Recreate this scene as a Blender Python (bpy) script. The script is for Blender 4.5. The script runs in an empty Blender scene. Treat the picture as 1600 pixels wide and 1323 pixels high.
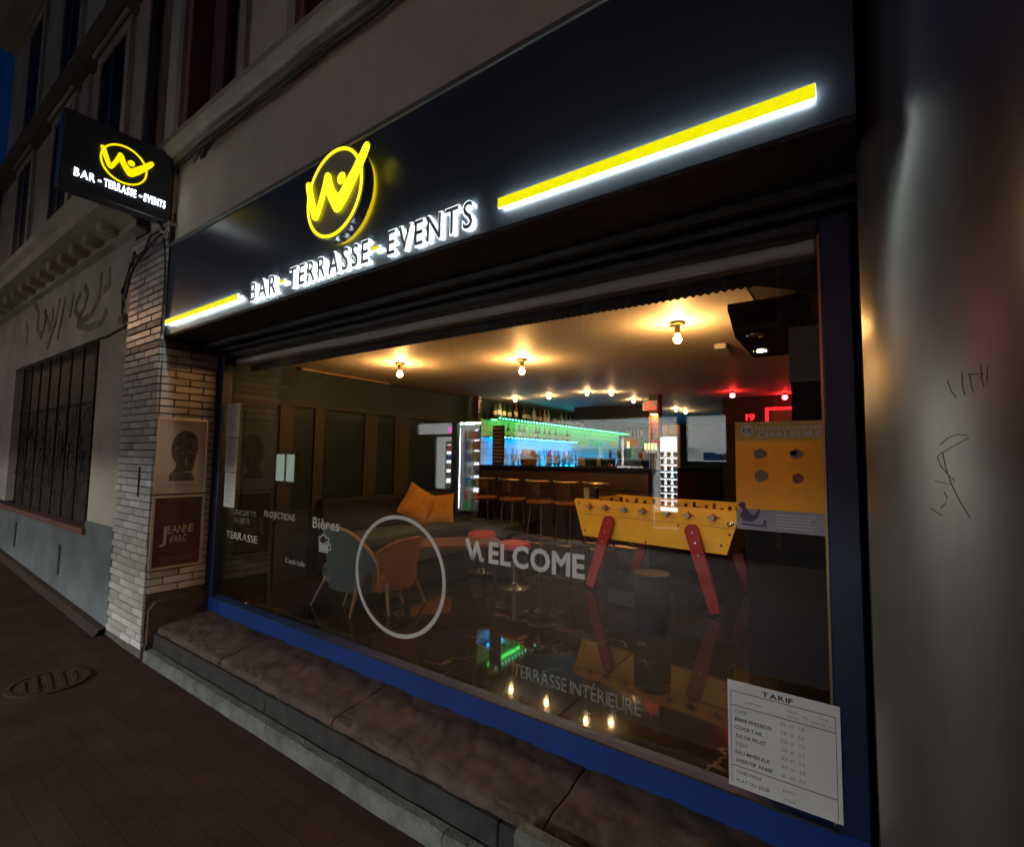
import bpy, bmesh, math, random
from mathutils import Vector, Matrix
R = math.radians
rnd = random.Random(7)
S = bpy.context.scene
C = S.collection

# ------------------------------------------------------------------ camera, sky, exposure
cam = bpy.data.cameras.new('camera'); camo = bpy.data.objects.new('camera', cam); C.objects.link(camo)
cam.sensor_fit = 'HORIZONTAL'; cam.sensor_width = 36.0; cam.lens = 36.0 * 759.12 / 1600
cam.clip_start = 0.05; cam.clip_end = 400
YAW, PIT, ROL = R(-34.982), R(4.0157), R(0.8349)
fw = Vector((math.sin(YAW)*math.cos(PIT), math.cos(YAW)*math.cos(PIT), math.sin(PIT)))
r0 = Vector((math.cos(YAW), -math.sin(YAW), 0)); u0 = r0.cross(fw)
rt = r0*math.cos(ROL) + u0*math.sin(ROL); up = u0*math.cos(ROL) - r0*math.sin(ROL)
camo.matrix_world = Matrix(((rt.x, up.x, -fw.x, 0), (rt.y, up.y, -fw.y, 0), (rt.z, up.z, -fw.z, 1.6), (0, 0, 0, 1)))
S.camera = camo

W = bpy.data.worlds.new("World"); S.world = W; W.use_nodes = True
nt = W.node_tree; nt.nodes.clear()
sky = nt.nodes.new('ShaderNodeTexSky'); sky.sky_type = 'NISHITA'; sky.sun_disc = False
sky.sun_elevation = R(0.0); sky.sun_rotation = R(200); sky.altitude = 0; sky.ozone_density = 4.0; sky.air_density = 1.0; sky.dust_density = 0.3
bg = nt.nodes.new('ShaderNodeBackground'); bg.inputs[1].default_value = 0.055
wo = nt.nodes.new('ShaderNodeOutputWorld')
hs = nt.nodes.new('ShaderNodeMix'); hs.data_type = 'RGBA'; hs.blend_type = 'MULTIPLY'; hs.inputs[0].default_value = 1.0; hs.inputs[7].default_value = (0.10, 1.0, 1.35, 1)
nt.links.new(sky.outputs[0], hs.inputs[6]); nt.links.new(hs.outputs[2], bg.inputs[0]); nt.links.new(bg.outputs[0], wo.inputs[0])

S.render.engine = 'CYCLES'
S.view_settings.view_transform = 'Standard'; S.view_settings.look = 'None'
S.view_settings.exposure = 0.0; S.view_settings.gamma = 1.0; S.view_settings.use_curve_mapping = False
cy = S.cycles
cy.use_denoising = True
try: cy.denoiser = 'OPENIMAGEDENOISE'
except Exception: pass
cy.max_bounces = 7; cy.diffuse_bounces = 3; cy.glossy_bounces = 4; cy.transparent_max_bounces = 16; cy.transmission_bounces = 4
cy.caustics_reflective = False; cy.caustics_refractive = False
cy.sample_clamp_indirect = 3.0; cy.sample_clamp_direct = 0

# ------------------------------------------------------------------ materials
M = {}
def _mix(nt, fac, a, b):
    m = nt.nodes.new('ShaderNodeMix'); m.data_type = 'RGBA'
    m.inputs[6].default_value = (*a, 1); m.inputs[7].default_value = (*b, 1)
    nt.links.new(fac, m.inputs[0]); return m.outputs[2]
def mat(name, col, rough=0.5, metal=0.0, col2=None, scale=8.0, bump=0.0, bscale=40.0, detail=5, lo=0.35, hi=0.65, spec=0.5, coat=0.0, stretch=None, aniso=0.0, rvar=0.0):
    m = bpy.data.materials.new(name); m.use_nodes = True; nt = m.node_tree
    p = nt.nodes['Principled BSDF']
    p.inputs['Base Color'].default_value = (*col, 1); p.inputs['Roughness'].default_value = rough
    p.inputs['Metallic'].default_value = metal; p.inputs['Specular IOR Level'].default_value = spec
    p.inputs['Coat Weight'].default_value = coat
    if aniso:
        p.inputs['Anisotropic'].default_value = aniso
        tg = nt.nodes.new('ShaderNodeTangent'); tg.direction_type = 'RADIAL'; tg.axis = 'Z'
        nt.links.new(tg.outputs[0], p.inputs['Tangent'])
    tc = nt.nodes.new('ShaderNodeTexCoord'); src = tc.outputs['Object']
    if stretch:
        mp = nt.nodes.new('ShaderNodeMapping'); mp.inputs['Scale'].default_value = stretch
        nt.links.new(src, mp.inputs[0]); src = mp.outputs[0]
    if col2:
        n = nt.nodes.new('ShaderNodeTexNoise'); n.inputs['Scale'].default_value = scale; n.inputs['Detail'].default_value = detail; n.inputs['Roughness'].default_value = 0.6
        nt.links.new(src, n.inputs[0])
        mr = nt.nodes.new('ShaderNodeMapRange'); mr.inputs[1].default_value = lo; mr.inputs[2].default_value = hi
        nt.links.new(n.outputs[0], mr.inputs[0])
        nt.links.new(_mix(nt, mr.outputs[0], col, col2), p.inputs['Base Color'])
        if rvar:
            m2 = nt.nodes.new('ShaderNodeMapRange'); m2.inputs[3].default_value = max(0.02, rough-rvar); m2.inputs[4].default_value = rough+rvar
            nt.links.new(n.outputs[0], m2.inputs[0]); nt.links.new(m2.outputs[0], p.inputs['Roughness'])
    if bump:
        n2 = nt.nodes.new('ShaderNodeTexNoise'); n2.inputs['Scale'].default_value = bscale; n2.inputs['Detail'].default_value = 6
        nt.links.new(src, n2.inputs[0])
        b = nt.nodes.new('ShaderNodeBump'); b.inputs['Strength'].default_value = bump; b.inputs['Distance'].default_value = 0.02
        nt.links.new(n2.outputs[0], b.inputs['Height']); nt.links.new(b.outputs[0], p.inputs['Normal'])
    M[name] = m; return m
def emit(name, col, s, base=(0.02, 0.02, 0.02)):
    m = bpy.data.materials.new(name); m.use_nodes = True; p = m.node_tree.nodes['Principled BSDF']
    p.inputs['Base Color'].default_value = (*base, 1); p.inputs['Roughness'].default_value = 0.4
    p.inputs['Emission Color'].default_value = (*col, 1); p.inputs['Emission Strength'].default_value = s
    M[name] = m; return m

mat('plaster', (0.58, 0.54, 0.45), 0.85, col2=(0.47, 0.435, 0.365), scale=1.6, bump=0.25, bscale=35)
mat('old_plaster', (0.42, 0.38, 0.30), 0.9, col2=(0.27, 0.24, 0.19), scale=1.1, bump=0.45, bscale=22)
mat('stone_trim', (0.38, 0.35, 0.30), 0.8, col2=(0.24, 0.22, 0.19), scale=3, bump=0.3, bscale=30)
mat('blue_grey_render', (0.11, 0.125, 0.13), 0.85, col2=(0.065, 0.075, 0.075), scale=2.2, bump=0.4, bscale=25)
mat('asphalt', (0.052, 0.029, 0.018), 0.85, col2=(0.030, 0.017, 0.011), scale=2.0, bump=0.2, bscale=160, rvar=0.1, spec=0.12)
_m = M['asphalt']; nt = _m.node_tree; p = nt.nodes['Principled BSDF']; old = p.inputs['Base Color'].links[0].from_socket
tc = nt.nodes.new('ShaderNodeTexCoord'); bk_ = nt.nodes.new('ShaderNodeTexBrick'); bk_.inputs['Scale'].default_value = 1.0
bk_.inputs['Brick Width'].default_value = 0.21; bk_.inputs['Row Height'].default_value = 0.105; bk_.inputs['Mortar Size'].default_value = 0.004; bk_.inputs['Mortar Smooth'].default_value = 0.5
bk_.inputs['Color1'].default_value = (1, 1, 1, 1); bk_.inputs['Color2'].default_value = (0.72, 0.70, 0.68, 1); bk_.inputs['Mortar'].default_value = (0.45, 0.43, 0.4, 1)
nt.links.new(tc.outputs['Object'], bk_.inputs['Vector'])
mm_ = nt.nodes.new('ShaderNodeMix'); mm_.data_type = 'RGBA'; mm_.blend_type = 'MULTIPLY'; mm_.inputs[0].default_value = 0.75
nt.links.new(old, mm_.inputs[6]); nt.links.new(bk_.outputs['Color'], mm_.inputs[7]); nt.links.new(mm_.outputs[2], p.inputs['Base Color'])
mat('kerb_concrete', (0.135, 0.138, 0.122), 0.9, col2=(0.06, 0.061, 0.054), scale=9, bump=0.6, bscale=60, lo=0.3, hi=0.7, detail=10, spec=0.2)
mat('sill_stone', (0.088, 0.058, 0.045), 0.8, col2=(0.036, 0.026, 0.022), scale=7, bump=0.14, bscale=70, rvar=0.1, lo=0.33, hi=0.68, detail=9, spec=0.2)
mat('dark_stone', (0.040, 0.037, 0.034), 0.85, col2=(0.022, 0.020, 0.019), scale=9, bump=0.35, bscale=60, spec=0.15)
mat('glazed_brick', (0.52, 0.51, 0.48), 0.32, col2=(0.39, 0.38, 0.355), scale=6, bump=0.12, bscale=30)
mat('aged_brick', (0.50, 0.47, 0.42), 0.4, col2=(0.37, 0.34, 0.30), scale=8, bump=0.15, bscale=30)
for _n in ('glazed_brick', 'aged_brick'):
    _m = M[_n]; nt = _m.node_tree; p = nt.nodes['Principled BSDF']; old = p.inputs['Base Color'].links[0].from_socket
    oi = nt.nodes.new('ShaderNodeObjectInfo'); cr_ = nt.nodes.new('ShaderNodeMapRange'); cr_.inputs[3].default_value = 0.62; cr_.inputs[4].default_value = 1.12
    nt.links.new(oi.outputs['Random'], cr_.inputs[0]); cc = nt.nodes.new('ShaderNodeCombineColor')
    for k_ in range(3): nt.links.new(cr_.outputs[0], cc.inputs[k_])
    mm_ = nt.nodes.new('ShaderNodeMix'); mm_.data_type = 'RGBA'; mm_.blend_type = 'MULTIPLY'; mm_.inputs[0].default_value = 1.0
    nt.links.new(old, mm_.inputs[6]); nt.links.new(cc.outputs[0], mm_.inputs[7]); nt.links.new(mm_.outputs[2], p.inputs['Base Color'])
mat('dark_brick', (0.10, 0.09, 0.085), 0.4, col2=(0.06, 0.055, 0.05), scale=9, bump=0.2, bscale=30)
mat('mortar', (0.085, 0.07, 0.055), 0.95, col2=(0.05, 0.042, 0.035), scale=14, bump=0.5, bscale=70)
mat('anthracite', (0.028, 0.033, 0.042), 0.30, col2=(0.032, 0.037, 0.047), scale=1.2, bump=0.02, bscale=5, rvar=0.06)
mat('trim_grey', (0.13, 0.125, 0.115), 0.5, col2=(0.09, 0.088, 0.08), scale=5)
mat('letter_grey', (0.26, 0.29, 0.32), 0.4)
mat('drum_face', (0.30, 0.28, 0.26), 0.45, col2=(0.24, 0.225, 0.21), scale=5)
mat('gloss_black', (0.012, 0.012, 0.014), 0.12)
mat('black_paint', (0.012, 0.011, 0.011), 0.5, col2=(0.02, 0.018, 0.016), scale=5)
mat('blue_paint', (0.0004, 0.026, 0.16), 0.45, col2=(0.0003, 0.019, 0.12), scale=4, bump=0.05, bscale=30)
mat('shaded_blue_paint', (0.004, 0.012, 0.05), 0.4, col2=(0.003, 0.009, 0.035), scale=4, bump=0.05, bscale=30)  # same frame blue made darker: shade on the posts put into the colour
mat('steel', (0.35, 0.33, 0.295), 0.38, metal=0.82, col2=(0.25, 0.235, 0.21), scale=5, stretch=(1, 1, 0.12), aniso=0.8, rvar=0.08, bump=0.06, bscale=4, detail=8)
mat('scratch', (0.05, 0.047, 0.043), 0.6)
mat('chrome', (0.7, 0.68, 0.64), 0.18, metal=1.0)
mat('brass', (0.6, 0.42, 0.2), 0.3, metal=1.0)
mat('paper', (0.60, 0.59, 0.56), 0.8, col2=(0.53, 0.52, 0.50), scale=3)
mat('paper_warm', (0.47, 0.41, 0.33), 0.6, col2=(0.41, 0.355, 0.285), scale=3)
mat('ink', (0.035, 0.033, 0.032), 0.8)
mat('ink_grey', (0.22, 0.22, 0.22), 0.8)
mat('portrait_ink', (0.075, 0.062, 0.05), 0.8, col2=(0.18, 0.15, 0.12), scale=22, lo=0.4, hi=0.7)
mat('maroon_print', (0.045, 0.010, 0.012), 0.5, col2=(0.09, 0.018, 0.022), scale=5)
mat('gold_print', (0.36, 0.27, 0.21), 0.6)
mat('frame_alu', (0.50, 0.44, 0.36), 0.35, metal=0.5)
def thin_paper(name, col, k=0.38):
    m = bpy.data.materials.new(name); m.use_nodes = True; nt = m.node_tree; nt.nodes.clear()
    o = nt.nodes.new('ShaderNodeOutputMaterial'); d = nt.nodes.new('ShaderNodeBsdfDiffuse'); t = nt.nodes.new('ShaderNodeBsdfTranslucent'); x = nt.nodes.new('ShaderNodeMixShader')
    d.inputs[0].default_value = (*col, 1); t.inputs[0].default_value = (*col, 1); x.inputs[0].default_value = k
    nt.links.new(d.outputs[0], x.inputs[1]); nt.links.new(t.outputs[0], x.inputs[2]); nt.links.new(x.outputs[0], o.inputs[0]); M[name] = m
thin_paper('poster_yellow', (1.0, 0.68, 0.14), 0.58); thin_paper('poster_lemon', (0.85, 0.64, 0.20), 0.2)
mat('poster_mauve', (0.34, 0.31, 0.34), 0.5, col2=(0.30, 0.28, 0.31), scale=3)
thin_paper('poster_cream', (1.0, 0.98, 0.92), 0.0)
mat('print_plum', (0.09, 0.045, 0.10), 0.6)
mat('print_grey', (0.32, 0.27, 0.24), 0.6)
mat('print_red', (0.33, 0.07, 0.05), 0.6)
mat('vinyl', (0.62, 0.61, 0.58), 0.6)
mat('ceiling_paint', (0.66, 0.60, 0.50), 0.6, col2=(0.58, 0.52, 0.43), scale=2.5, bump=0.08, bscale=8)
mat('green_wall', (0.020, 0.036, 0.033), 0.6, col2=(0.015, 0.027, 0.025), scale=3, bump=0.1, bscale=20, spec=0.12)
mat('green_panel', (0.008, 0.019, 0.019), 0.5, col2=(0.006, 0.014, 0.014), scale=3, spec=0.12)
mat('olive_trim', (0.036, 0.038, 0.029), 0.55, col2=(0.028, 0.03, 0.022), scale=6, spec=0.12)
mat('black_room', (0.012, 0.0105, 0.010), 0.7, col2=(0.018, 0.015, 0.014), scale=3, bump=0.1, bscale=20, spec=0.2)
mat('yellow_paint', (0.92, 0.60, 0.05), 0.35, col2=(0.82, 0.51, 0.04), scale=5, bump=0.03, bscale=25, coat=0.2)
mat('red_paint', (0.36, 0.02, 0.025), 0.38, col2=(0.28, 0.016, 0.02), scale=7)
mat('red_vinyl', (0.50, 0.05, 0.06), 0.45, col2=(0.42, 0.04, 0.05), scale=6)
mat('bolt', (0.55, 0.5, 0.45), 0.3, metal=1.0)
mat('sage_fabric', (0.075, 0.10, 0.09), 0.9, col2=(0.058, 0.08, 0.072), scale=60, bump=0.3, bscale=160)
mat('green_fabric', (0.055, 0.08, 0.068), 0.85, col2=(0.04, 0.06, 0.05), scale=40, bump=0.2, bscale=120)
mat('orange_fabric', (0.30, 0.115, 0.022), 0.9, col2=(0.23, 0.085, 0.016), scale=60, bump=0.3, bscale=160)
mat('mustard_fabric', (0.60, 0.30, 0.04), 0.9, col2=(0.48, 0.22, 0.03), scale=14, bump=0.4, bscale=80)
mat('tan_piping', (0.33, 0.22, 0.11), 0.7)
mat('pale_wood', (0.22, 0.15, 0.08), 0.5, col2=(0.16, 0.105, 0.058), scale=9, stretch=(1, 1, 0.2))
mat('brown_wood', (0.20, 0.105, 0.06), 0.4, col2=(0.14, 0.07, 0.04), scale=8, stretch=(0.25, 1, 1))
mat('dark_wood', (0.075, 0.038, 0.02), 0.4, col2=(0.045, 0.024, 0.013), scale=7, stretch=(0.4, 0.4, 1), bump=0.1, bscale=20)
mat('copper_wood', (0.28, 0.11, 0.05), 0.3)
mat('white_tile', (0.62, 0.62, 0.60), 0.25)
mat('red_brick', (0.55, 0.22, 0.10), 0.8, col2=(0.28, 0.11, 0.06), scale=9, bump=0.4, bscale=40)
mat('cream_brick', (0.50, 0.43, 0.32), 0.8, col2=(0.40, 0.33, 0.24), scale=9, bump=0.4, bscale=40)
mat('bottle_green', (0.02, 0.05, 0.02), 0.1)
mat('bottle_amber', (0.16, 0.06, 0.015), 0.12)
mat('bottle_clear', (0.35, 0.40, 0.42), 0.1)
mat('label_print', (0.65, 0.6, 0.5), 0.7)
mat('leaf', (0.05, 0.085, 0.03), 0.6, col2=(0.03, 0.06, 0.02), scale=12)
mat('chalk_black', (0.02, 0.017, 0.014), 0.7)
mat('chalk', (0.62, 0.50, 0.36), 0.9)
mat('cable', (0.012, 0.011, 0.010), 0.6)
mat('curtain_red', (0.115, 0.04, 0.038), 0.8, col2=(0.085, 0.03, 0.03), scale=5)
mat('dark_glass', (0.010, 0.008, 0.007), 0.4, spec=0.03)
mat('rust_brick', (0.15, 0.065, 0.045), 0.9, col2=(0.10, 0.045, 0.032), scale=4, bump=0.4, bscale=30)
mat('grille_black', (0.016, 0.015, 0.014), 0.6, col2=(0.035, 0.032, 0.026), scale=5, lo=0.45, hi=0.8)
mat('ghost_paint', (0.12, 0.10, 0.078), 0.95, col2=(0.24, 0.205, 0.16), scale=9)
mat('cast_iron', (0.045, 0.033, 0.025), 0.75, col2=(0.03, 0.022, 0.017), scale=14, bump=0.5, bscale=60, spec=0.1)
mat('zinc', (0.22, 0.215, 0.205), 0.5, metal=0.4, col2=(0.15, 0.148, 0.14), scale=5)
mat('shop_green', (0.035, 0.06, 0.055), 0.5, col2=(0.026, 0.047, 0.043), scale=3)
mat('shop_white', (0.86, 0.86, 0.84), 0.5)
mat('facade_tan', (0.14, 0.135, 0.125), 0.9, col2=(0.10, 0.095, 0.09), scale=2, bump=0.3, bscale=25)
mat('concrete_grey', (0.20, 0.20, 0.19), 0.7, col2=(0.15, 0.15, 0.145), scale=4)
for nm, c in dict(box_red=(0.6, 0.05, 0.06), box_blue=(0.05, 0.18, 0.6), box_yellow=(0.75, 0.55, 0.06), box_green=(0.1, 0.4, 0.12), box_orange=(0.75, 0.25, 0.05), box_white=(0.75, 0.74, 0.7), box_tan=(0.55, 0.42, 0.26), box_purple=(0.32, 0.12, 0.45)).items(): mat(nm, c, 0.5)

# floor marble: near-black polished stone with thin pale veins
m = mat('marble', (0.020, 0.016, 0.013), 0.05, col2=(0.034, 0.028, 0.022), scale=2.2, rvar=0.025, spec=0.32)
nt = m.node_tree; p = nt.nodes['Principled BSDF']; old = p.inputs['Base Color'].links[0].from_socket
tc = nt.nodes.new('ShaderNodeTexCoord'); geo = nt.nodes.new('ShaderNodeNewGeometry')
nz = nt.nodes.new('ShaderNodeTexNoise'); nz.inputs['Scale'].default_value = 1.6; nz.inputs['Detail'].default_value = 6
nt.links.new(geo.outputs['Position'], nz.inputs[0])
ab = nt.nodes.new('ShaderNodeMath'); ab.operation = 'SUBTRACT'; ab.inputs[1].default_value = 0.5; nt.links.new(nz.outputs[0], ab.inputs[0])
ab2 = nt.nodes.new('ShaderNodeMath'); ab2.operation = 'ABSOLUTE'; nt.links.new(ab.outputs[0], ab2.inputs[0])
vr = nt.nodes.new('ShaderNodeMapRange'); vr.inputs[1].default_value = 0.0; vr.inputs[2].default_value = 0.007; vr.inputs[3].default_value = 0.55; vr.inputs[4].default_value = 0.0
nt.links.new(ab2.outputs[0], vr.inputs[0])
nz2 = nt.nodes.new('ShaderNodeTexNoise'); nz2.inputs['Scale'].default_value = 2.6; nt.links.new(geo.outputs['Position'], nz2.inputs[0])
vm = nt.nodes.new('ShaderNodeMapRange'); vm.inputs[1].default_value = 0.45; vm.inputs[2].default_value = 0.65; nt.links.new(nz2.outputs[0], vm.inputs[0])
mu = nt.nodes.new('ShaderNodeMath'); mu.operation = 'MULTIPLY'; nt.links.new(vr.outputs[0], mu.inputs[0]); nt.links.new(vm.outputs[0], mu.inputs[1])
mx = nt.nodes.new('ShaderNodeMix'); mx.data_type = 'RGBA'; nt.links.new(mu.outputs[0], mx.inputs[0]); nt.links.new(old, mx.inputs[6]); mx.inputs[7].default_value = (0.36, 0.30, 0.22, 1)
nt.links.new(mx.outputs[2], p.inputs['Base Color'])

# window glass: clear sheet, each face reflecting as glass does
def glass(name, tint=(1, 1, 1), f0=0.045, rough=0.0):
    m = bpy.data.materials.new(name); m.use_nodes = True; nt = m.node_tree; nt.nodes.clear()
    out = nt.nodes.new('ShaderNodeOutputMaterial'); tr = nt.nodes.new('ShaderNodeBsdfTransparent'); tr.inputs[0].default_value = (*tint, 1)
    gl = nt.nodes.new('ShaderNodeBsdfGlossy'); gl.inputs['Roughness'].default_value = rough
    ge = nt.nodes.new('ShaderNodeNewGeometry'); dt = nt.nodes.new('ShaderNodeVectorMath'); dt.operation = 'DOT_PRODUCT'
    nt.links.new(ge.outputs['Incoming'], dt.inputs[0]); nt.links.new(ge.outputs['Normal'], dt.inputs[1])
    a = nt.nodes.new('ShaderNodeMath'); a.operation = 'ABSOLUTE'; nt.links.new(dt.outputs['Value'], a.inputs[0])
    b = nt.nodes.new('ShaderNodeMath'); b.operation = 'SUBTRACT'; b.inputs[0].default_value = 1.0; nt.links.new(a.outputs[0], b.inputs[1])
    c = nt.nodes.new('ShaderNodeMath'); c.operation = 'POWER'; c.inputs[1].default_value = 5; nt.links.new(b.outputs[0], c.inputs[0])
    d = nt.nodes.new('ShaderNodeMath'); d.operation = 'MULTIPLY_ADD'; d.inputs[1].default_value = 1-f0; d.inputs[2].default_value = f0; nt.links.new(c.outputs[0], d.inputs[0])
    mx = nt.nodes.new('ShaderNodeMixShader'); nt.links.new(d.outputs[0], mx.inputs[0]); nt.links.new(tr.outputs[0], mx.inputs[1]); nt.links.new(gl.outputs[0], mx.inputs[2])
    nt.links.new(mx.outputs[0], out.inputs[0]); M[name] = m; return m
glass('window_glass', (0.98, 0.985, 0.98), 0.095)
glass('shop_glass', (0.97, 0.98, 0.98), 0.04)
# partly see-through frosted vinyl; alpha and tone stand in for light on each decal
def film(name, col, alpha):
    m = mat(name, col, 0.6); m.node_tree.nodes['Principled BSDF'].inputs['Alpha'].default_value = alpha
film('film_strong', (0.60, 0.59, 0.56), 0.92)
film('film_mid', (0.55, 0.55, 0.52), 0.7)
film('film_faint', (0.50, 0.50, 0.47), 0.4)
film('film_dim', (0.45, 0.45, 0.42), 0.25)
film('film_ghost', (0.45, 0.45, 0.43), 0.2)

emit('lit_white', (0.86, 0.96, 1.0), 1.5)
emit('led_white', (0.82, 0.98, 1.0), 95)
emit('lit_white_bar', (0.82, 0.98, 1.0), 14)
emit('lit_white_sign', (0.86, 0.94, 1.0), 5.0)
emit('lit_yellow_bar', (0.92, 0.86, 0.0), 1.0)
emit('lit_yellow', (1.0, 0.90, 0.012), 1.6)
emit('lit_yellow_edge', (1.0, 0.72, 0.0), 9.0)
emit('lit_yellow_sign', (1.0, 0.80, 0.0), 1.1)
emit('bulb_warm', (1.0, 0.50, 0.15), 1050)
emit('spot_warm', (1.0, 0.62, 0.26), 520)
emit('spot_white', (1.0, 0.72, 0.40), 800)
emit('bulb_red', (1.0, 0.02, 0.02), 110)
emit('neon_red', (1.0, 0.01, 0.02), 3.0)
emit('exit_red', (1.0, 0.02, 0.03), 3.0)
emit('led_green', (0.10, 1.0, 0.16), 12)
emit('led_cyan', (0.0, 0.36, 1.0), 34)
emit('led_dot_green', (0.1, 1.0, 0.45), 10)
emit('led_dot_cyan', (0.1, 0.9, 1.0), 10)
emit('tap_lit', (1.0, 0.9, 0.45), 1.2)
emit('shop_panel', (0.97, 0.98, 0.97), 430)
emit('fridge_lit', (0.90, 0.96, 1.0), 9)
emit('added_shelf_glow', (0.95, 0.97, 1.0), 170)  # glow of the unseen lights added beside the shop shelf
emit('column_lamp_lit', (1.0, 0.42, 0.13), 120)
emit('pink_neon', (1.0, 0.25, 0.35), 9)
emit('pink_sign', (1.0, 0.2, 0.75), 5)
emit('lit_pane', (0.75, 0.95, 0.80), 1.4)
emit('street_lamp_lit', (1.0, 0.58, 0.28), 650)

# ------------------------------------------------------------------ mesh helpers
class MB:
    def __init__(s): s.v = []; s.f = []
    def add(s, vs, fs):
        o = len(s.v); s.v += [tuple(v) for v in vs]; s.f += [tuple(i+o for i in f) for f in fs]; return s
    def box(s, x0, x1, y0, y1, z0, z1):
        return s.add([(x0,y0,z0),(x1,y0,z0),(x1,y1,z0),(x0,y1,z0),(x0,y0,z1),(x1,y0,z1),(x1,y1,z1),(x0,y1,z1)],
                     [(3,2,1,0),(4,5,6,7),(0,1,5,4),(1,2,6,5),(2,3,7,6),(3,0,4,7)])
    def bbox(s, x0, x1, y0, y1, z0, z1, b=0.005):
        """box with chamfered edges"""
        vs = []
        for x, sx in ((x0,1),(x1,-1)):
            for y, sy in ((y0,1),(y1,-1)):
                for z, sz in ((z0,1),(z1,-1)):
                    vs += [(x, y+sy*b, z+sz*b), (x+sx*b, y, z+sz*b), (x+sx*b, y+sy*b, z)]
        bm = bmesh.new()
        for v in vs: bm.verts.new(v)
        r = bmesh.ops.convex_hull(bm, input=bm.verts[:])
        bmesh.ops.recalc_face_normals(bm, faces=bm.faces[:])
        bm.verts.index_update()
        s.add([v.co[:] for v in bm.verts], [[v.index for v in f.verts] for f in bm.faces]); bm.free(); return s
    def prism(s, poly, a, b, ax='y'):
        """poly in the two other axes, extruded from a to b along ax"""
        n = len(poly)
        def P(p, t): return (p[0], t, p[1]) if ax == 'y' else ((t, p[0], p[1]) if ax == 'x' else (p[0], p[1], t))
        return s.add([P(p, a) for p in poly] + [P(p, b) for p in poly],
                     [tuple(range(n-1, -1, -1)), tuple(range(n, 2*n))] + [(i, (i+1) % n, (i+1) % n+n, i+n) for i in range(n)])
    def lathe(s, prof, n=16, c=(0,0), caps=True, a0=0, a1=2*math.pi):
        full = abs(a1-a0) > 6.28; k = n if full else n+1
        vs = [(c[0]+r*math.cos(a0+(a1-a0)*i/n), c[1]+r*math.sin(a0+(a1-a0)*i/n), z) for r, z in prof for i in range(k)]
        fs = []
        for j in range(len(prof)-1):
            for i in range(n):
                i2 = (i+1) % k
                fs.append((j*k+i, j*k+i2, (j+1)*k+i2, (j+1)*k+i))
        if caps and full:
            fs.append(tuple(range(k-1, -1, -1))); fs.append(tuple(range((len(prof)-1)*k, len(prof)*k)))
        return s.add(vs, fs)
    def tube(s, pts, r, n=8, r1=None, closed=False):
        pts = [Vector(p) for p in pts]; L = len(pts); vs = []
        for i, p in enumerate(pts):
            if closed: d = pts[(i+1) % L]-pts[i-1]
            else: d = pts[min(i+1, L-1)]-pts[max(i-1, 0)]
            d.normalize(); h = Vector((0,0,1)) if abs(d.z) < 0.95 else Vector((1,0,0))
            a = d.cross(h).normalized(); b = d.cross(a)
            rr = r if r1 is None else r+(r1-r)*i/(L-1)
            vs += [p+a*rr*math.cos(2*math.pi*k/n)+b*rr*math.sin(2*math.pi*k/n) for k in range(n)]
        fs = [(i*n+k, i*n+(k+1) % n, ((i+1) % L)*n+(k+1) % n, ((i+1) % L)*n+k) for i in range(L if closed else L-1) for k in range(n)]
        if not closed: fs += [tuple(range(n)), tuple(range((L-1)*n+n-1, (L-1)*n-1, -1))]
        return s.add(vs, fs)
    def sphere(s, c, r, n=12, m=8, sz=1.0):
        prof = [(max(1e-4, r*math.sin(math.pi*j/m)), c[2]-r*sz*math.cos(math.pi*j/m)) for j in range(m+1)]
        return s.lathe(prof, n, (c[0], c[1]), caps=False)
    def ribbon(s, pts, w, y0, y1, ax='y'):
        """flat stroke of width w along 2-D pts, extruded"""
        for (a, b) in zip(pts[:-1], pts[1:]):
            dx, dz = b[0]-a[0], b[1]-a[1]; l = math.hypot(dx, dz) or 1; nx, nz = -dz/l*w/2, dx/l*w/2
            ex, ez = dx/l*w*0.25, dz/l*w*0.25
            s.prism([(a[0]-ex+nx, a[1]-ez+nz), (b[0]+ex+nx, b[1]+ez+nz), (b[0]+ex-nx, b[1]+ez-nz), (a[0]-ex-nx, a[1]-ez-nz)], y0, y1, ax)
        return s
    def xf(s, mtx):
        s.v = [tuple(mtx @ Vector(v)) for v in s.v]; return s
    def mesh(s, name, m=None, smooth=False):
        me = bpy.data.meshes.new(name); me.from_pydata(s.v, [], s.f)
        bm = bmesh.new(); bm.from_mesh(me); bmesh.ops.recalc_face_normals(bm, faces=bm.faces[:]); bm.to_mesh(me); bm.free()
        if m: me.materials.append(M[m])
        if smooth:
            for p in me.polygons: p.use_smooth = True
            try: me.set_sharp_from_angle(angle=R(40))
            except Exception: pass
        return me
    def build(s, name, m, parent=None, smooth=False):
        return link(name, s.mesh(name, m, smooth), parent)
def link(name, me, parent=None, loc=None, rot=None):
    o = bpy.data.objects.new(name, me); C.objects.link(o)
    if loc is not None: o.location = loc
    if rot is not None: o.rotation_euler = rot
    if parent is not None: o.parent = parent
    return o
def tag(o, label=None, cat=None, group=None, kind=None):
    if label: o['label'] = label
    if cat: o['category'] = cat
    if group: o['group'] = group
    if kind: o['kind'] = kind
    return o
def thing(name, label, cat, loc=(0,0,0), rz=0, group=None):
    o = bpy.data.objects.new(name, None); C.objects.link(o); o.location = loc; o.rotation_euler = (0, 0, rz); o.empty_display_size = 0.1
    return tag(o, label, cat, group)
def struct(name, mb, m, parent=None, smooth=False):
    o = mb.build(name, m, parent, smooth)
    if parent is None: o['kind'] = 'structure'
    return o
def copy_tree(o, parent=None):
    c = o.copy(); C.objects.link(c); c.parent = parent
    for ch in list(o.children): copy_tree(ch, c)
    return c

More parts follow.
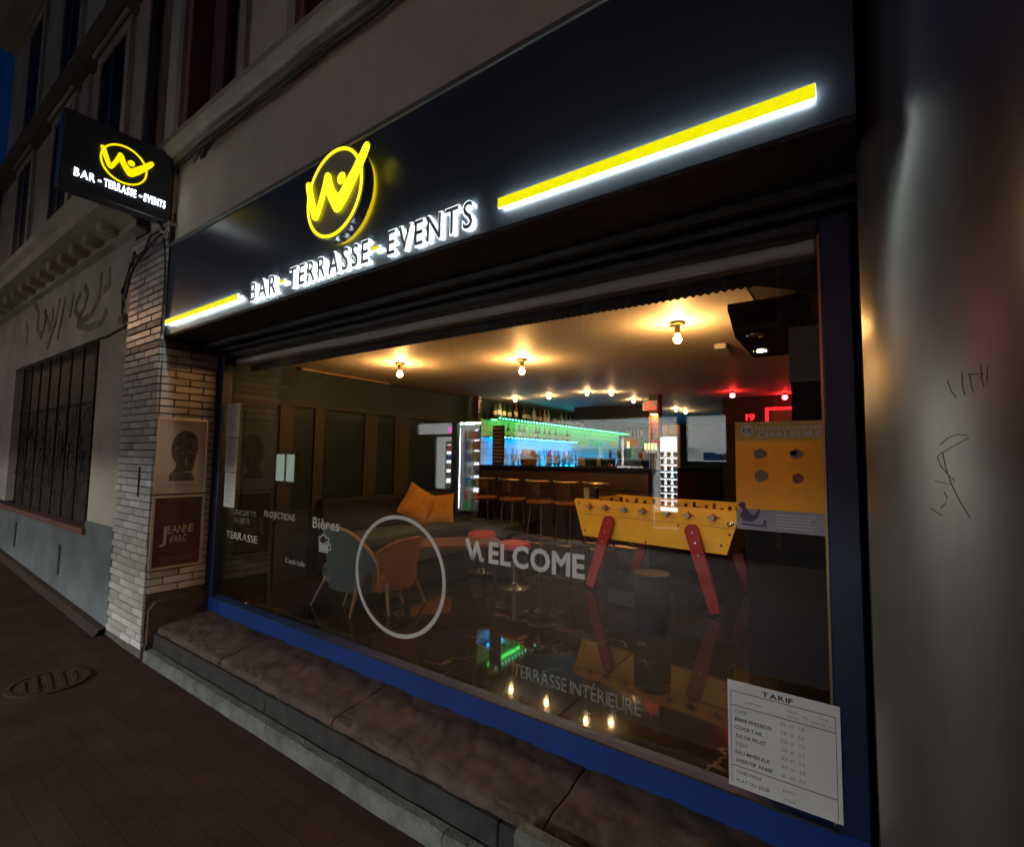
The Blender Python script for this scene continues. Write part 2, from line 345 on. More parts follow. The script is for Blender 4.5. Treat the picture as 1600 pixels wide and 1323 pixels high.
# text: each glyph from the built-in face, turned to mesh
_gl = {}
def glyph(ch, off=0.0, depth=0.0):
    k = (ch, off, depth)
    if k in _gl: return _gl[k]
    cu = bpy.data.curves.new('glyph', 'FONT'); cu.body = ch; cu.size = 1.0; cu.offset = off; cu.extrude = depth; cu.resolution_u = 3
    ob = bpy.data.objects.new('glyph', cu); C.objects.link(ob)
    dg = bpy.context.evaluated_depsgraph_get(); dg.update()
    me = bpy.data.meshes.new_from_object(ob.evaluated_get(dg))
    C.objects.unlink(ob); bpy.data.objects.remove(ob); bpy.data.curves.remove(cu)
    vs = [v.co.copy() for v in me.vertices]; fs = [tuple(p.vertices) for p in me.polygons]
    bpy.data.meshes.remove(me)
    if vs:
        x0 = min(v.x for v in vs); x1 = max(v.x for v in vs)
    else: x0, x1 = 0, 0.3
    _gl[k] = (vs, fs, x0, x1); return _gl[k]
def lay(text, width, h, off=0.0, depth=0.0, gap=0.07, space=0.3, shear=0.0, cap=0.73):
    """glyphs laid out from x=0 to width, capital height h -> list of (char, MB in local x (along), y (up), z (out))"""
    x = 0; items = []
    for ch in text:
        if ch == ' ': x += space; continue
        vs, fs, a, b = glyph(ch, off, depth)
        items.append((ch, vs, fs, x-a)); x += b-a+gap
    x -= gap; sx = width/x; sy = h/cap; out = []
    for ch, vs, fs, dx in items:
        mb = MB(); mb.add([((v.x+dx)*sx+shear*v.y*sy, v.y*sy, v.z) for v in vs], fs); out.append((ch, mb))
    return out
def text_mb(text, width, h, **k):
    mb = MB()
    for ch, g in lay(text, width, h, **k): mb.add(g.v, g.f)
    return mb
# placement matrices: text plane facing -Y (street) or facing +X
def face_street(x, y, z): return Matrix(((1,0,0,x),(0,0,-1,y),(0,1,0,z),(0,0,0,1)))
def face_east(x, y, z): return Matrix(((0,0,1,x),(1,0,0,y),(0,1,0,z),(0,0,0,1)))

# ------------------------------------------------------------------ ground and street
def gz(x): return max(0.0, (-4.9-x))*0.042
g = MB(); xs = [-60, -30, -20, -14, -10, -7.5, -6, -4.9, -2, 2, 8, 40]; ys = [-6.0, -4.5, 2.2]
ks = [(x, y) for x in xs for y in (-4.4, -2, 0, 1.2, 1.56)]
g.add([(x, y, gz(x)) for x, y in ks], [(i*5+j, (i+1)*5+j, (i+1)*5+j+1, i*5+j+1) for i in range(len(xs)-1) for j in range(4)])
struct('pavement', g, 'asphalt')
g = MB(); g.add([(x, y, gz(x)-0.12) for x in xs for y in (-4.52, -9)], [(i*2, (i+1)*2, (i+1)*2+1, i*2+1) for i in range(len(xs)-1)])
g2 = MB()
for i in range(len(xs)-1):
    a, b = xs[i], xs[i+1]
    g2.add([(a,-4.4,gz(a)+0.004),(b,-4.4,gz(b)+0.004),(b,-4.52,gz(b)+0.004),(a,-4.52,gz(a)+0.004),(a,-4.4,gz(a)-0.2),(b,-4.4,gz(b)-0.2),(b,-4.52,gz(b)-0.2),(a,-4.52,gz(a)-0.2)],
           [(0,1,2,3),(3,2,6,7),(0,4,5,1)])
struct('road', g, 'asphalt'); struct('road_kerb', g2, 'kerb_concrete')
tag(bpy.data.objects['road_kerb'], kind='structure')

# ------------------------------------------------------------------ opposite side of the street (seen in the window's reflection)
OY = -6.03
shop = thing('night_shop', 'brightly lit grocery shop across the street, mirrored in the bar window', 'shop', (0, OY, 0))
w = MB()
for (a, b, z0, z1) in [(-11.2,-10.66,0,3.2),(-9.05,-8.92,0,2.55),(-8.13,-7.0,0,2.55),(-10.66,-7.0,2.55,3.2),(-7.0,-1.2,2.5,3.2),(-7.0,-3.5,0,1.57),(-3.5,-3.47,0,2.5),(-2.94,-2.75,0,2.5),(-2.75,-2.0,0,1.58),(-2.0,-1.2,0,2.5)]:
    w.box(a, b, -0.12, 0, z0, z1)
w.build('wall', 'shop_green', shop)
fl = MB(); fl.box(-11.2, -1.2, -4, -0.12, 0.0, 0.14); fl.box(-11.2,-1.2,-4,-0.12,2.9,3.2); fl.build('shop_floor', 'concrete_grey', shop)
bw = MB(); bw.box(-11.2,-1.2,-4.1,-4.0,0,3.2); bw.box(-11.3,-11.2,-4.1,-0.12,0,3.2); bw.box(-1.2,-1.1,-4.1,-0.12,0,3.2); bw.build('shop_back_wall', 'shop_white', shop)
for i, (x, y) in enumerate([(-9.6,-1.5),(-6.6,-1.3),(-5.2,-1.3),(-3.6,-1.3),(-2.3,-1.3),(-8.4,-1.2),(-5.9,-2.8),(-4.4,-2.8),(-2.6,-2.8)]):
    MB().box(x-0.45, x+0.45, y-0.12, y+0.12, 2.82, 2.895).build('ceiling_light', 'shop_panel', shop)
door = MB(); door.box(-10.66,-10.5,-0.1,-0.02,0.14,2.55); door.box(-9.15,-9.05,-0.1,-0.02,0.14,2.55); door.box(-10.5,-9.15,-0.1,-0.02,2.16,2.24); door.box(-10.5,-9.15,-0.1,-0.02,0.14,0.7); door.box(-10.5,-9.78,-0.1,-0.02,0.7,2.16)
door.build('door', 'shop_green', shop)
fr = MB(); fr.box(-9.72,-9.12,-0.95,-0.4,0.5,2.05); frr = fr.build('fridge', 'shop_white', shop)
MB().box(-9.66,-9.18,-0.398,-0.392,0.85,1.95).build('fridge_window', 'fridge_lit', frr)
for k in range(4):
    sh = MB()
    z = 0.98+k*0.26
    for j in range(5):
        x = -9.62+j*0.1; sh.box(x, x+0.06, -0.388, -0.34, z, z+0.17)
    o = sh.build('can_row', rnd.choice(['box_red','box_tan','ink_grey','box_blue']), frr); o['kind'] = 'stuff'
prod = ['box_red','box_blue','box_yellow','box_green','box_orange','box_white','box_tan','box_purple','box_white','box_tan']
shelf = MB()
for z in (0.42, 0.78, 1.12, 1.48, 1.82, 2.12): shelf.box(-8.95,-8.08,-0.75,-0.3,z-0.02,z)
shelf.box(-8.97,-8.94,-0.75,-0.3,0.14,2.4); shelf.box(-8.1,-8.07,-0.75,-0.3,0.14,2.4); shelf.build('display_shelf', 'shop_white', shop)
def goods(x0, x1, z, y, wmin, wmax, hmin, hmax, skip=0.05):
    x = x0
    while x < x1-0.05:
        ww = rnd.uniform(wmin, wmax); hh = rnd.uniform(hmin, hmax)
        if rnd.random() > skip: MB().box(x, min(x+ww, x1), y, y+0.2, z, z+hh).build('grocery_pack', rnd.choice(prod), shop)
        x += ww+0.01
for z in (0.42, 0.78, 1.12, 1.48, 1.82, 2.12): goods(-8.93, -8.11, z+0.001, -0.6, 0.08, 0.16, 0.18, 0.28)
goods(-8.93,-8.11,0.141,-0.6,0.15,0.3,0.18,0.26)
MB().box(-8.93,-8.11,-0.79,-0.76,0.16,2.4).build('added_glow_back', 'fridge_lit', shop)  # glowing panel added behind the packs to brighten the shelf
MB().box(-8.92,-8.12,-0.16,-0.13,2.5,2.54).build('added_shelf_light', 'shop_panel', shop)  # unseen light added above the packs
for x_ in (-8.98,-8.06): MB().box(x_-0.03,x_+0.03,-0.16,-0.14,0.2,2.4).build('added_shelf_light', 'added_shelf_glow', shop)  # pair of unseen lights added at the sides to brighten the packs
# display behind the long window
for z, y0 in ((1.62,-0.8),(1.98,-3.6)): goods(-6.9,-3.55,z,y0,0.07,0.16,0.12,0.24,0.35)
MB().box(-6.95,-3.55,-1.1,-0.5,1.3,1.6).build('display_counter', 'shop_white', shop); MB().box(-6.95,-3.55,-3.95,-3.4,1.93,1.96).build('wall_shelf', 'shop_white', shop)
# narrow glass showcase of paper cups
MB().box(-3.46,-2.95,-0.55,-0.52,0.2,2.1).build('showcase_back', 'fridge_lit', shop)
for r_ in range(8):
    z = 0.62+r_*0.15
    MB().box(-3.46,-2.95,-0.5,-0.2,z-0.012,z).build('showcase_shelf', 'shop_white', shop)
    for j in range(3):
        MB().lathe([(0.035,z),(0.055,z+0.1)], 10, (-3.36+j*0.14,-0.35)).build('paper_cup', 'box_white', shop)
MB().box(-3.46,-2.95,-0.5,-0.15,0.2,0.5).build('showcase_plinth', 'box_tan', shop)
goods(-2.7,-2.05,1.6,-0.6,0.1,0.2,0.12,0.2,0.2)
gp = MB()
for a, b, z0, z1 in [(-8.92,-8.13,0.14,2.5),(-7.0,-3.5,1.57,2.5),(-3.47,-2.94,0.1,2.5),(-2.75,-2.0,1.58,2.5),(-9.78,-9.15,0.7,2.16),(-10.5,-9.15,2.24,2.55)]: gp.box(a,b,-0.07,-0.062,z0,z1)
gp.build('glass_pane', 'shop_glass', shop)
MB().box(-9.42,-9.17,-0.2,-0.17,2.27,2.46).build('pink_shop_sign', 'pink_sign', shop)
nsg = thing('pink_neon_sign', 'upright pink neon shop sign on the house front across the street', 'neon sign', (0.95, OY+0.1, 2.7))
MB().bbox(-0.22,0.22,-0.1,-0.02,-0.05,1.25,0.02).build('sign_box', 'black_paint', nsg); MB().bbox(-0.16,0.16,-0.0195,0.0,0,1.2,0.005).build('lit_face', 'pink_neon', nsg)
hb = thing('brick_townhouse', 'tan townhouse across the street with shuttered windows over the lit shop', 'house', (0, OY, 0))
f_ = MB()
f_.box(-30,-11.3,-4,-0.02,0,7.2); f_.box(-11.3,14,-4,-0.03,3.2,7.2); f_.box(-1.1,14,-4,-0.02,0,3.2); f_.build('wall', 'facade_tan', hb)
for x in range(-28, 13, 2):
    for z in (4.1,):
        fr = MB().box(x, x+1.0, -0.02, 0.05, z, z+1.7).build('window', 'stone_trim', hb)
        MB().box(x+0.08, x+0.92, 0.05, 0.06, z+0.08, z+1.62).build('pane', 'dark_glass', fr)
fr = MB().box(-18.1,-16.6,-0.02,0.05,0.45,1.75).build('window', 'shop_green', hb)
MB().box(-17.95,-17.4,0.05,0.06,0.6,1.6).build('pane', 'lit_pane', fr); MB().box(-17.25,-16.75,0.05,0.06,0.6,1.6).build('pane', 'lit_pane', fr)
for x in (-15.6,-13.8,-12.2): MB().box(x-0.55,x+0.55,-0.02,0.04,0.2,2.6).build('shutter', 'shop_green', hb)

def street_lamp(x, y, label):
    t = thing('street_lamp', label, 'street lamp', (x, y, 0), 0, 'street lamps behind the viewer')
    MB().lathe([(0.09,0),(0.08,0.6),(0.06,0.7),(0.045,6.4)], 12).build('pole', 'cast_iron', t, True)
    MB().tube([(0,0,6.35),(0,0.25,6.6),(0,0.9,6.7)], 0.035).build('arm', 'cast_iron', t)
    MB().bbox(-0.16,0.16,0.7,1.4,6.66,6.8,0.03).build('lamp_head', 'zinc', t)
    MB().box(-0.12,0.12,0.78,1.32,6.64,6.659).build('lamp_lens', 'street_lamp_lit', t)
street_lamp(-23, -3.9, 'sodium street lamp by the near kerb, farther up the street')
street_lamp(13.0, -4.9, 'sodium street lamp on the far kerb, down the street to the right')

# ------------------------------------------------------------------ the bar's building: outside
PF = 1.544     # street face of the brick pillar
FF = 1.565     # face of the sign board
GY = 2.045     # glass plane
bld = thing('bar_building', 'grey plastered townhouse above the bar front with a stone ledge under its windows', 'building', (0, 0, 0))
# upper wall with two window openings
wins = [(-4.62, -3.62), (-2.86, -1.9), (-1.1, -0.1)]
u = MB()
u.box(-5.02, 0.9, 1.60, 2.0, 3.31, 4.0)
prev = -5.02
for a, b in wins:
    u.box(prev, a, 1.62, 2.0, 4.0, 8.5); prev = b
u.box(prev, 0.9, 1.62, 2.0, 4.0, 8.5)
for a, b in wins: u.box(a, b, 1.62, 2.0, 6.2, 8.5)
u.box(-5.02, -4.58, 1.57, 1.599, 3.5, 4.0)
u.build('upper_wall', 'plaster', bld)
lg = MB(); lg.prism([(1.47,4.10),(1.47,4.15),(1.70,4.17),(1.70,3.99),(1.55,3.99),(1.55,4.03),(1.50,4.05)], -4.66, 0.9, 'x'); lg.build('ledge', 'stone_trim', bld)
for a, b in wins:
    wf = MB(); wf.box(a, a+0.05, 1.80, 1.86, 4.171, 6.2); wf.box(b-0.05, b, 1.80, 1.86, 4.171, 6.2); wf.box(a+0.05, b-0.05, 1.80, 1.86, 6.12, 6.2); wf.box((a+b)/2-0.03,(a+b)/2+0.03,1.80,1.86,4.171,6.12)
    wo_ = wf.build('window', 'curtain_red', bld)
    MB().box(a+0.05, b-0.05, 1.85, 1.856, 4.171, 6.12).build('pane', 'dark_glass', wo_)
    cs = MB()
    cs.box(a+0.001, a+0.03, 1.64, 1.79, 4.171, 6.19)
    cs.build('shutter_box', 'curtain_red', wo_)
    sh = MB(); sh.box(a+0.18, a+0.42, 1.74, 1.78, 4.171, 6.19); sh.build('folded_shutter', 'curtain_red', wo_)
    sr = MB(); sr.box(b+0.001, b+0.10, 1.585, 1.619, 4.171, 6.3); sr.box(a-0.10, a-0.001, 1.585, 1.619, 4.171, 6.3); sr.build('surround', 'stone_trim', wo_)
dp = thing('downpipe', 'dark drainpipe running down the joint between the two house fronts', 'drainpipe', (-5.1, 1.53, 0))
MB().tube([(0,0,3.62),(0,0,9.0)], 0.045, 10).build('pipe', 'cable', dp, True)
for z in (4.3, 6.0, 7.6): MB().lathe([(0.055,z),(0.055,z+0.04)], 12).build('pipe_clamp', 'cast_iron', dp)
cb = MB(); cb.tube([(-4.75+0.38*i, 1.535+0.004*(i % 2), 3.965-0.012*math.sin(i*1.9)) for i in range(15)], 0.011, 6)
cb.tube([(-4.75+0.3*i, 1.555, 3.945-0.01*math.sin(i*2.3)) for i in range(18)], 0.008, 6)
tag(cb.build('ledge_cable', 'cable'), 'pair of thin black cables strung along beneath the stone ledge', 'cable')
fz = MB()
for i in range(9):
    a = rnd.uniform(-0.12, 0.12); fz.tube([(-3.95+a, 1.545, 3.94), (-3.95+a+rnd.uniform(-.05,.05), 1.53, 3.86-rnd.uniform(0,.06)), (-3.92+a+rnd.uniform(-.08,.08), 1.535, 3.92)], 0.004, 5)
tag(fz.build('bird_twigs', 'cable'), 'small tangle of loose wire ends caught under the ledge', 'wire')

# brick pillar
pil = thing('brick_pillar', 'white glazed brick pillar with dark bands left of the bar window', 'pillar', (-4.96, 1.75, 0))
def loc(mb, o): return mb.xf(Matrix.Translation(-Vector(o.location)))
PX0, PX1 = -5.345, -4.568
core = MB(); core.box(PX0+0.012, PX1-0.012, PF+0.010, 2.02, 0.0, 3.47); core.box(PX0, PX1+0.0, PF+0.004, 2.0, 0.0, 0.09)
loc(core, pil).build('mortar_core', 'mortar', pil)
CH = 0.0598; BH = 0.0505
def brickmesh(L, dep, m):
    return MB().bbox(0, L, 0, dep, 0, BH, 0.003).mesh('brick', m)
bm_ = {}
def place_brick(x, y, z, L, m, rz=0, jit=True):
    k = (round(L, 3), m)
    if k not in bm_: bm_[k] = brickmesh(L, 0.022, m)
    j = rnd.uniform(-0.0025, 0.0015) if jit else 0
    p = Vector((x, y+j, z)) if rz == 0 else Vector((x+j, y, z))
    o = link('brick', bm_[k], pil, p-Vector(pil.location), (rnd.uniform(-.004,.004), rnd.uniform(-.004,.004), rz))
nrow = 57; Lb = 0.2145
count = 0
for r_ in range(nrow):
    z = 0.068+r_*CH-0.0
    if z+BH > 3.47: break
    m = 'dark_brick' if r_ in (40, 43) else 'glazed_brick'
    hi = z > 2.53
    xs_ = PX1; first = 0.105 if r_ % 2 else Lb
    x1 = PX1
    n = 0
    while x1 > PX0+0.02:
        L = first if n == 0 else Lb
        L = min(L, x1-PX0)
        if L > 0.03: place_brick(x1-L, PF-0.002, z, L-0.008, m)
        x1 -= L; n += 1
# reveal side (faces +X): a corner strip beside the board, full depth under it
for r_ in range(nrow):
    z = 0.068+r_*CH
    if z+BH > 3.47: break
    if z < 0.43: continue
    m = 'dark_brick' if r_ in (40, 43) else 'aged_brick'
    if z+BH > 2.545:
        continue
    y0 = PF+0.022; n = 0; first = 0.105 if r_ % 2 == 0 else Lb
    if 0.67 < z < 1.86:
        continue          # behind the two poster frames
    while y0 < 1.985:
        L = first if n == 0 else Lb
        L = min(L, 1.99-y0)
        if L > 0.03:
            place_brick(PX1+0.002, y0+0.0, z, L-0.008, m, R(90))
        y0 += L; n += 1
strip = MB()
for r_ in range(nrow):
    z = 0.068+r_*CH
    if 0.67 < z < 1.86: strip.bbox(PX1-0.02, PX1+0.002, PF+0.022, 1.985, z, z+BH, 0.003)
s_ = loc(strip, pil).build('brick_course', 'aged_brick', pil); s_['kind'] = 'stuff'
lt = MB(); lt.bbox(PX1-0.08, PX1+0.012, PF+0.025, 2.0, 2.475, 2.545, 0.004)
cap = MB(); cap.bbox(PX0-0.02, PX1+0.02, PF-0.012, 2.0, 3.47, 3.50, 0.006); loc(cap, pil).build('cap_stone', 'stone_trim', pil)
sl = MB(); sl.box(-4.812, -4.797, PF-0.012, PF-0.003, 1.235, 1.48); loc(sl, pil).build('metal_strap', 'cast_iron', pil)
plinth = MB(); plinth.prism([(PF+0.03,0.10),(PF+0.03,0.36),(PF+0.075,0.425),(2.0,0.425),(2.0,0.10)], PX1-0.03, PX1+0.035, 'x')
plinth.prism([(PF+0.02,0.02),(PF+0.02,0.10),(2.0,0.10),(2.0,0.02)], PX1-0.03, PX1+0.03, 'x')
loc(plinth, pil).build('plinth_stone', 'sill_stone', pil)

# cables hanging at the pillar top
hc = MB()
base = [(-4.62,1.52,3.40),(-4.72,1.50,3.36),(-4.84,1.50,3.32),(-5.0,1.50,3.27),(-5.14,1.50,3.22),(-5.24,1.50,3.13),(-5.29,1.49,3.02),(-5.27,1.49,2.96),(-5.23,1.49,3.05),(-5.2,1.49,3.16),(-5.15,1.5,3.2)]
hc.tube(base, 0.011, 6)
hc.tube([(x-0.03, y-0.012, z+0.02+0.03*math.sin(i*2.1)) for i, (x, y, z) in enumerate(base[:8])], 0.009, 6)
hc.tube([(-5.2,1.5,3.17),(-5.3,1.49,3.1),(-5.33,1.49,2.95),(-5.31,1.49,2.83),(-5.28,1.49,2.9),(-5.26,1.49,3.02),(-5.21,1.5,3.1)], 0.009, 6)
hc.tube([(-4.58,1.52,3.42),(-4.62,1.49,3.5),(-4.6,1.5,3.62),(-4.57,1.53,3.66)], 0.012, 6)
hc.tube([(-4.60,1.53,3.36),(-4.56,1.53,3.25),(-4.555,1.54,3.1),(-4.553,1.55,2.7),(-4.553,1.55,2.56)], 0.008, 6)
for k in range(5): hc.tube([(-4.66-0.1*k,1.5,3.36-0.02*k),(-4.7-0.1*k,1.485,3.30+0.05*math.sin(k*2)),(-4.77-0.1*k,1.5,3.35-0.03*k)], 0.009, 6)
tag(hc.build('cable_bundle', 'cable'), 'tangled black cables looping over the top of the brick pillar', 'cable')

# fascia sign
sg = thing('fascia_sign', 'long anthracite sign board over the window with glowing bar lettering', 'sign', (-2.25, FF, 2.54))
SX0, SX1 = -4.545, 0.036
bd = MB(); bd.box(SX0, -2.846, FF, FF+0.03, 2.55, 3.285); loc(bd, sg).build('board_panel', 'anthracite', sg)
bd = MB(); bd.box(-2.842, SX1, FF, FF+0.03, 2.55, 3.285); loc(bd, sg).build('board_panel', 'anthracite', sg)
bx = MB(); bx.box(SX0, SX1, FF+0.0302, 2.03, 2.55, 3.285); bx.box(SX0, SX1, FF+0.004, 2.03, 2.535, 2.549); loc(bx, sg).build('sign_casing', 'black_paint', sg)
tr = MB(); tr.box(SX0-0.01, SX1+0.002, FF-0.012, FF+0.05, 3.287, 3.312); loc(tr, sg).build('top_trim', 'trim_grey', sg)
hd = MB(); hd.box(SX0, SX1, 1.86, 1.90, 2.50, 2.534); hd.box(SX0, SX1, 1.95, 2.03, 2.475, 2.534); loc(hd, sg).build('soffit_rail', 'black_paint', sg)
def halo_text(txt, x0, x1, z, h):
    L = [lay(txt, x1-x0, h, off=o_, depth=0.004, gap=g_, cap=0.73) for o_, g_ in ((0.036, 0.146), (0.0, 0.218), (-0.006, 0.230))]
    for (ch, f), (_, fa), (_, g_) in zip(*L):
        def part_(src, a, b_, nm, m_, par):
            mb = MB().add([(v[0], v[1], (b_ if v[2] > 0 else a)) for v in src.v], src.f).xf(face_street(x0, FF, z))
            return loc(mb, sg).build(nm, m_, par)
        lo = part_(f, 0.009, 0.0185, 'letter', 'lit_white', sg)           # lit acrylic body standing off the board
        part_(fa, 0.0187, 0.022, 'letter_face', 'letter_grey', lo)       # darker metal face inset in it
        part_(g_, 0.004, 0.0088, 'letter_light', 'led_white', lo)        # light strip behind it
halo_text('BAR', -3.165, -2.858, 2.582, 0.126)
halo_text('TERRASSE', -2.715, -1.99, 2.582, 0.126)
halo_text('EVENTS', -1.845, -1.305, 2.582, 0.126)
def halo_bar(x0, x1, z0, z1, nm):
    b = MB(); b.box(x0, x1, FF-0.019, FF-0.014, z0, z1); o = loc(b, sg).build(nm, 'lit_white_bar', sg)
    b = MB(); b.box(x0, x1, FF-0.025, FF-0.0192, z0, z1); loc(b, sg).build('bar_face', 'lit_yellow_bar', o)
    q = (z1-z0)*0.22; b = MB(); b.box(x0+q, x1-q, FF-0.0138, FF-0.009, z0+q, z1-q); loc(b, sg).build('bar_light', 'led_white', o)
halo_bar(-2.815, -2.758, 2.628, 2.646, 'dash'); halo_bar(-1.955, -1.90, 2.628, 2.646, 'dash')
halo_bar(-4.50, -3.325, 2.622, 2.662, 'light_bar'); halo_bar(-1.165, -0.055, 2.622, 2.662, 'light_bar')
WP = [(1.15,0.73),(1.07,0.71),(0.97,0.59),(0.85,0.47),(0.71,0.31),(0.53,0.15),(0.38,0.01),(0.29,-0.09),(0.23,-0.10),(0.16,-0.04),(0.06,0.09),(-0.03,0.29),(-0.07,0.41),(-0.13,0.48),(-0.18,0.51),(-0.25,0.51),(-0.29,0.46),(-0.34,0.28),(-0.43,0.05),(-0.52,-0.16),(-0.55,-0.22),(-0.59,-0.18),(-0.68,0.06),(-0.77,0.33),(-0.81,0.46),(-0.91,0.52),(-1.0,0.51),(-1.01,0.43),(-0.94,0.19),(-0.85,-0.08),(-0.74,-0.33),(-0.69,-0.43),(-0.6,-0.49),(-0.51,-0.5),(-0.43,-0.4),(-0.34,-0.21),(-0.25,-0.02),(-0.21,0.05),(-0.14,-0.08),(-0.03,-0.26),(0.08,-0.42),(0.15,-0.5),(0.24,-0.53),(0.35,-0.5),(0.5,-0.38),(0.68,-0.19),(0.85,0.02),(1.02,0.23),(1.16,0.42),(1.24,0.57),(1.25,0.64),(1.21,0.7)]
def cyl_out(r, z0, z1, n=48, r2=None): return MB().lathe([(r, z0), (r if r2 is None else r2, z1)], n)
def ring_out(ro, ri, z0, z1, n=48): return MB().lathe([(ri, z0), (ro, z0), (ro, z1), (ri, z1), (ri, z0)], n, caps=False)
def mark(z0, z1): return MB().prism(WP, z0, z1, 'z')
LR = 0.2405; T = face_street(-2.225, FF, 2.991)
dm = cyl_out(LR*1.05, 0.014, 0.070).xf(T); dr = loc(dm, sg).build('logo_drum', 'gloss_black', sg, True)
loc(ring_out(LR*1.0, LR*0.93, 0.006, 0.0135).xf(T), sg).build('drum_light', 'lit_yellow_edge', dr)
loc(cyl_out(LR*1.045, 0.0705, 0.073).xf(T), sg).build('drum_face', 'drum_face', dr)
loc(ring_out(LR, LR*0.935, 0.0735, 0.078).xf(T), sg).build('logo_ring', 'lit_yellow', dr)
mk = MB().prism([(x*LR, y*LR) for x, y in WP], 0.0825, 0.0875, 'z').xf(T); loc(mk, sg).build('logo_mark', 'lit_yellow', dr)
dt = MB().lathe([(0.001,0.0865),(LR*0.09,0.085),(LR*0.125,0.080),(LR*0.135,0.0735)], 24, (0.27*LR, 0.25*LR), caps=False).xf(T); loc(dt, sg).build('logo_dot', 'lit_yellow', dr, True)


# projecting sign
ps = thing('projecting_sign', 'dark square box sign sticking out over the pavement above the brick pillar', 'sign', (-4.62, 1.56, 3.5))
PSX = -4.56
loc(MB().bbox(PSX-0.12, PSX, 0.862, 1.555, 3.49, 4.07, 0.008), ps).build('sign_box', 'anthracite', ps)
br = MB().tube([(PSX-0.06,1.55,3.97),(PSX-0.06,1.62,3.97)], 0.022, 8); br.bbox(PSX-0.1,PSX-0.02,1.58,1.602,3.92,4.0,0.004); loc(br, ps).build('bracket', 'black_paint', ps)
br = MB().tube([(PSX-0.06,1.55,3.56),(PSX-0.06,1.62,3.56)], 0.022, 8); br.bbox(PSX-0.1,PSX-0.02,1.58,1.602,3.52,3.6,0.004); loc(br, ps).build('bracket', 'black_paint', ps)
LQ = 0.150; T2 = face_east(PSX, 1.225, 3.815)
loc(ring_out(LQ, LQ*0.92, 0.002, 0.01).xf(T2), ps).build('logo_ring', 'lit_yellow_sign', ps)
loc(MB().prism([(x*LQ, y*LQ) for x, y in WP], 0.0105, 0.02, 'z').xf(T2), ps).build('logo_mark', 'lit_yellow_sign', ps)
loc(MB().lathe([(0.001,0.014),(LQ*0.145,0.012),(LQ*0.155,0.002)], 20, (0.285*LQ,0.225*LQ), caps=False).xf(T2), ps).build('logo_dot', 'lit_yellow_sign', ps)
x = 0
for txt, a, b in (('BAR', 0.0, 0.118), ('-', 0.137, 0.155), ('TERRASSE', 0.172, 0.372), ('-', 0.392, 0.41), ('EVENTS', 0.425, 0.57)):
    if txt == '-':
        loc(MB().box(PSX+0.001, PSX+0.008, 0.94+a, 0.94+b, 3.612, 3.623), ps).build('dash', 'lit_white_sign', ps); continue
    for ch, gmb in lay(txt, b-a, 0.062, off=0.004, depth=0.003, gap=0.15):
        loc(gmb.xf(face_east(PSX+0.004, 0.94+a, 3.592)), ps).build('letter', 'lit_white_sign', ps)

# ------------------------------------------------------------------ sill, kerb, column
sill = thing('stone_sill', 'worn brown sandstone sill of rounded slabs running under the bar window', 'sill', (-2.3, 1.75, 0))
prof = [(2.04,0.280),(1.97,0.272),(1.90,0.264),(1.83,0.256),(1.76,0.248),(1.70,0.240),(1.672,0.234),(1.645,0.224),(1.632,0.205),(1.632,0.188),(2.04,0.188)]
from mathutils import noise as mnoise
def slab(x0, x1):
    mb = MB(); n = int((x1-x0)/0.014); k = len(prof)
    # finer profile
    pr = []
    for (a, b) in zip(prof[:-2], prof[1:-1]):
        for t in range(3): pr.append((a[0]+(b[0]-a[0])*t/3, a[1]+(b[1]-a[1])*t/3))
    pr += [prof[-2], prof[-1]]; k = len(pr); vs = []
    for i in range(n+1):
        x = x0+(x1-x0)*i/n; e = min(x-x0, x1-x); rd = max(0, 0.008-e)
        for (y, z) in pr:
            q = Vector((x*4.2, y*5, z*5)); d = mnoise.noise(q)*0.006
            f1 = mnoise.voronoi(Vector((x*8+0.35*mnoise.noise(q*2), y*10, z*8)))[0]
            d += 0.013*(0.40-f1[0])-0.006*max(0, 0.12-(f1[1]-f1[0]))/0.12
            d += 0.0025*mnoise.noise(Vector((x*38, y*38, z*38)))
            zz = z+(d if z > 0.2 else 0)-rd*0.6*(1 if z > 0.2 else 0); yy = y-(d*0.8 if 0.186 < z < 0.232 and y < 1.7 else 0)+(rd*0.6 if z < 0.24 else 0)
            vs.append((x, yy, zz))
    fs = [(i*k+j, (i+1)*k+j, (i+1)*k+(j+1) % k, i*k+(j+1) % k) for i in range(n) for j in range(k)]
    fs += [tuple(range(k)), tuple(range(n*k+k-1, n*k-1, -1))]
    mb.add(vs, fs); return mb
for a, b in ((-4.53,-3.52),(-3.512,-2.262),(-2.254,-0.987),(-0.979,0.3)):
    loc(slab(a, b), sill).build('slab', 'sill_stone', sill, True)
for a, b in ((-4.53,-4.41),(-4.405,-2.88),(-2.875,-1.17),(-1.165,0.3)):
    loc(MB().bbox(a, b, 1.612, 2.0, 0.01, 0.185, 0.006), sill).build('base_stone', 'dark_stone', sill)
kb = thing('kerb_step', 'pale concrete kerb strip along the foot of the stone sill', 'kerb', (-2.3, 1.57, 0))
